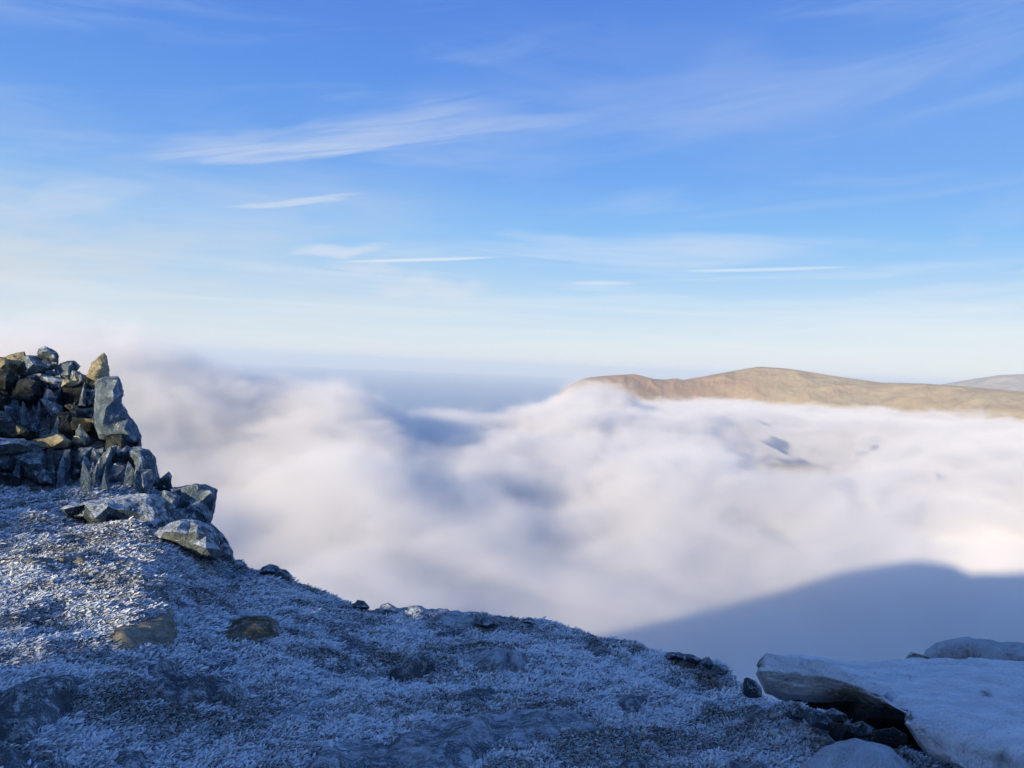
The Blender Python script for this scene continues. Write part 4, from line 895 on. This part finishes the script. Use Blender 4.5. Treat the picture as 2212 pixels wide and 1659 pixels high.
def _sc(frac, g):
    v = _t.node('ShaderNodeVolumeScatter'); v.inputs['Color'].default_value = (.935, .910, .897, 1); v.inputs['Anisotropy'].default_value = g
    _t.L.new(_t.math('MULTIPLY', _a.outputs['Fac'], frac), v.inputs['Density']); return v
_s = _t.node('ShaderNodeAddShader')            # even scattering and the faint bright ring of droplets opposite the sun
_t.L.new(_sc(1.0, -.10).outputs[0], _s.inputs[0]); _t.L.new(_sc(.0052, -.93).outputs[0], _s.inputs[1]); _t.L.new(_s.outputs[0], _o.inputs['Volume'])
def cloud_density(X, Y, Z):
    sh = X.shape; x = X[:, :, 0]; y = Y[:, :, 0]
    r = np.hypot(x, y); az = np.degrees(np.arctan2(x, y))
    H = -60+15*fbm2(x, y, .0042, 3, .5, 201)+11*fbm2(x, y, .011, 3, .5, 205)
    def bump(px, py, R, h, sa, sr):
        a, e = azel(px, py); a = math.degrees(a)
        return h*np.exp(-((az-a)/sa)**2-((r-R)/sr)**2)
    H = H+bump(-60, 760, 700, 72, 9, 140)+bump(270, 780, 640, 50, 6, 100)+bump(480, 800, 700, 34, 4.5, 110)+bump(620, 960, 520, 14, 5, 110)+bump(640, 850, 750, 20, 4, 150)      # plume rising behind the crag
    H = H+bump(760, 860, 620, 26, 5, 150)+bump(560, 900, 500, -8, 5, 160)+bump(1290, 830, 1250, 31, 3.2, 180)+bump(1240, 860, 1000, 20, 4, 200)+bump(1620, 850, 1250, 24, 7, 200)
    H = H+bump(1720, 955, 900, -85, 4.3, 210)+bump(1730, 990, 560, 10, 6, 90)+bump(760, 1000, 380, 18, 5, 80)+bump(1400, 1000, 420, 14, 6, 90)+bump(960, 930, 640, -9, 3, 100)+bump(1020, 1030, 430, 15, 4, 80)+bump(1190, 1060, 400, -5, 2.6, 80)+bump(2200, 920, 900, 8, 8, 300)+bump(1000, 920, 760, 10, 7, 150)
    H = H-sstep(1500, 1900, r)*np.interp(az, [-40, -10, 2, 10, 40], [20, 70, 90, 20, 20])-sstep(950, 1250, r)*np.interp(az, [-20, -13, -2, 4], [0, 45, 45, 0])
    P = np.stack([X, Y, Z*1.6], -1).reshape(-1, 3)
    W = P+np.stack([fbm(P, .02, 2, .5, 231), fbm(P+91, .02, 2, .5, 233), fbm(P-57, .02, 2, .5, 235)], -1)*26
    n = (13*fbm(W, .015, 3, .55, 211)+12*fbm(W, .042, 3, .62, 217)+4*fbm(W, .12, 2, .6, 223)).reshape(sh)
    n = n*np.interp(r, [60, 250, 800], [.7, 1.0, 1.5])[:, :, None]
    d = sstep(0, 1, (H[:, :, None]+n-Z)/np.interp(r, [60, 300, 1200], [18, 16, 20])[:, :, None])
    d *= sstep(55, 110, r)[:, :, None]
    d *= 1-.6*sstep(-20, 30, Z)*sstep(-12, -18, az)[:, :, None]
    return d
cloud('cloud_sea', (-420, 40, -118), (470, 480, 5), (264, 131, 42), 'soft white cloud filling the valley just below the frosty slope', dens=.036)
cloud('cloud_sea', (-720, 480, -110), (860, 1000, 60), (317, 105, 43), 'rolling white cloud tops in the middle distance', dens=.034)
cloud('cloud_sea', (-900, 1000, -110), (1500, 1700, 30), (301, 89, 36), 'far white cloud tops beyond the middle of the valley')
cloud('far_cloud', (900-1400, 1708, -120), (2600, 3300, 0), (222, 115, 18), 'far bank of cloud lapping against the foot of the tan mountain')

# ------------------------------------------------------------------ haze
def haze():
    m = bpy.data.materials.new('haze'); m.use_nodes = True; t = NT(m.node_tree); t.N.clear()
    o = t.node('ShaderNodeOutputMaterial'); v = t.node('ShaderNodeVolumePrincipled')
    v.inputs['Density'].default_value = HAZE; v.inputs['Color'].default_value = (.88, .97, 1, 1)
    t.L.new(v.outputs[0], o.inputs['Volume'])
    r, z0, z1 = 37000, -1100, 115
    v = [(x, y, z) for z in (z0, z1) for x, y in ((-r, -r), (r, -r), (r, r), (-r, r))]
    f = [(0, 3, 2, 1), (4, 5, 6, 7), (0, 1, 5, 4), (1, 2, 6, 5), (2, 3, 7, 6), (3, 0, 4, 7)]
    tag(mesh_obj('haze', v, np.array(f), m, smooth=False), 'thin pale haze in the air over the valley', 'haze', kind='stuff')
HAZE = 8e-5
haze()
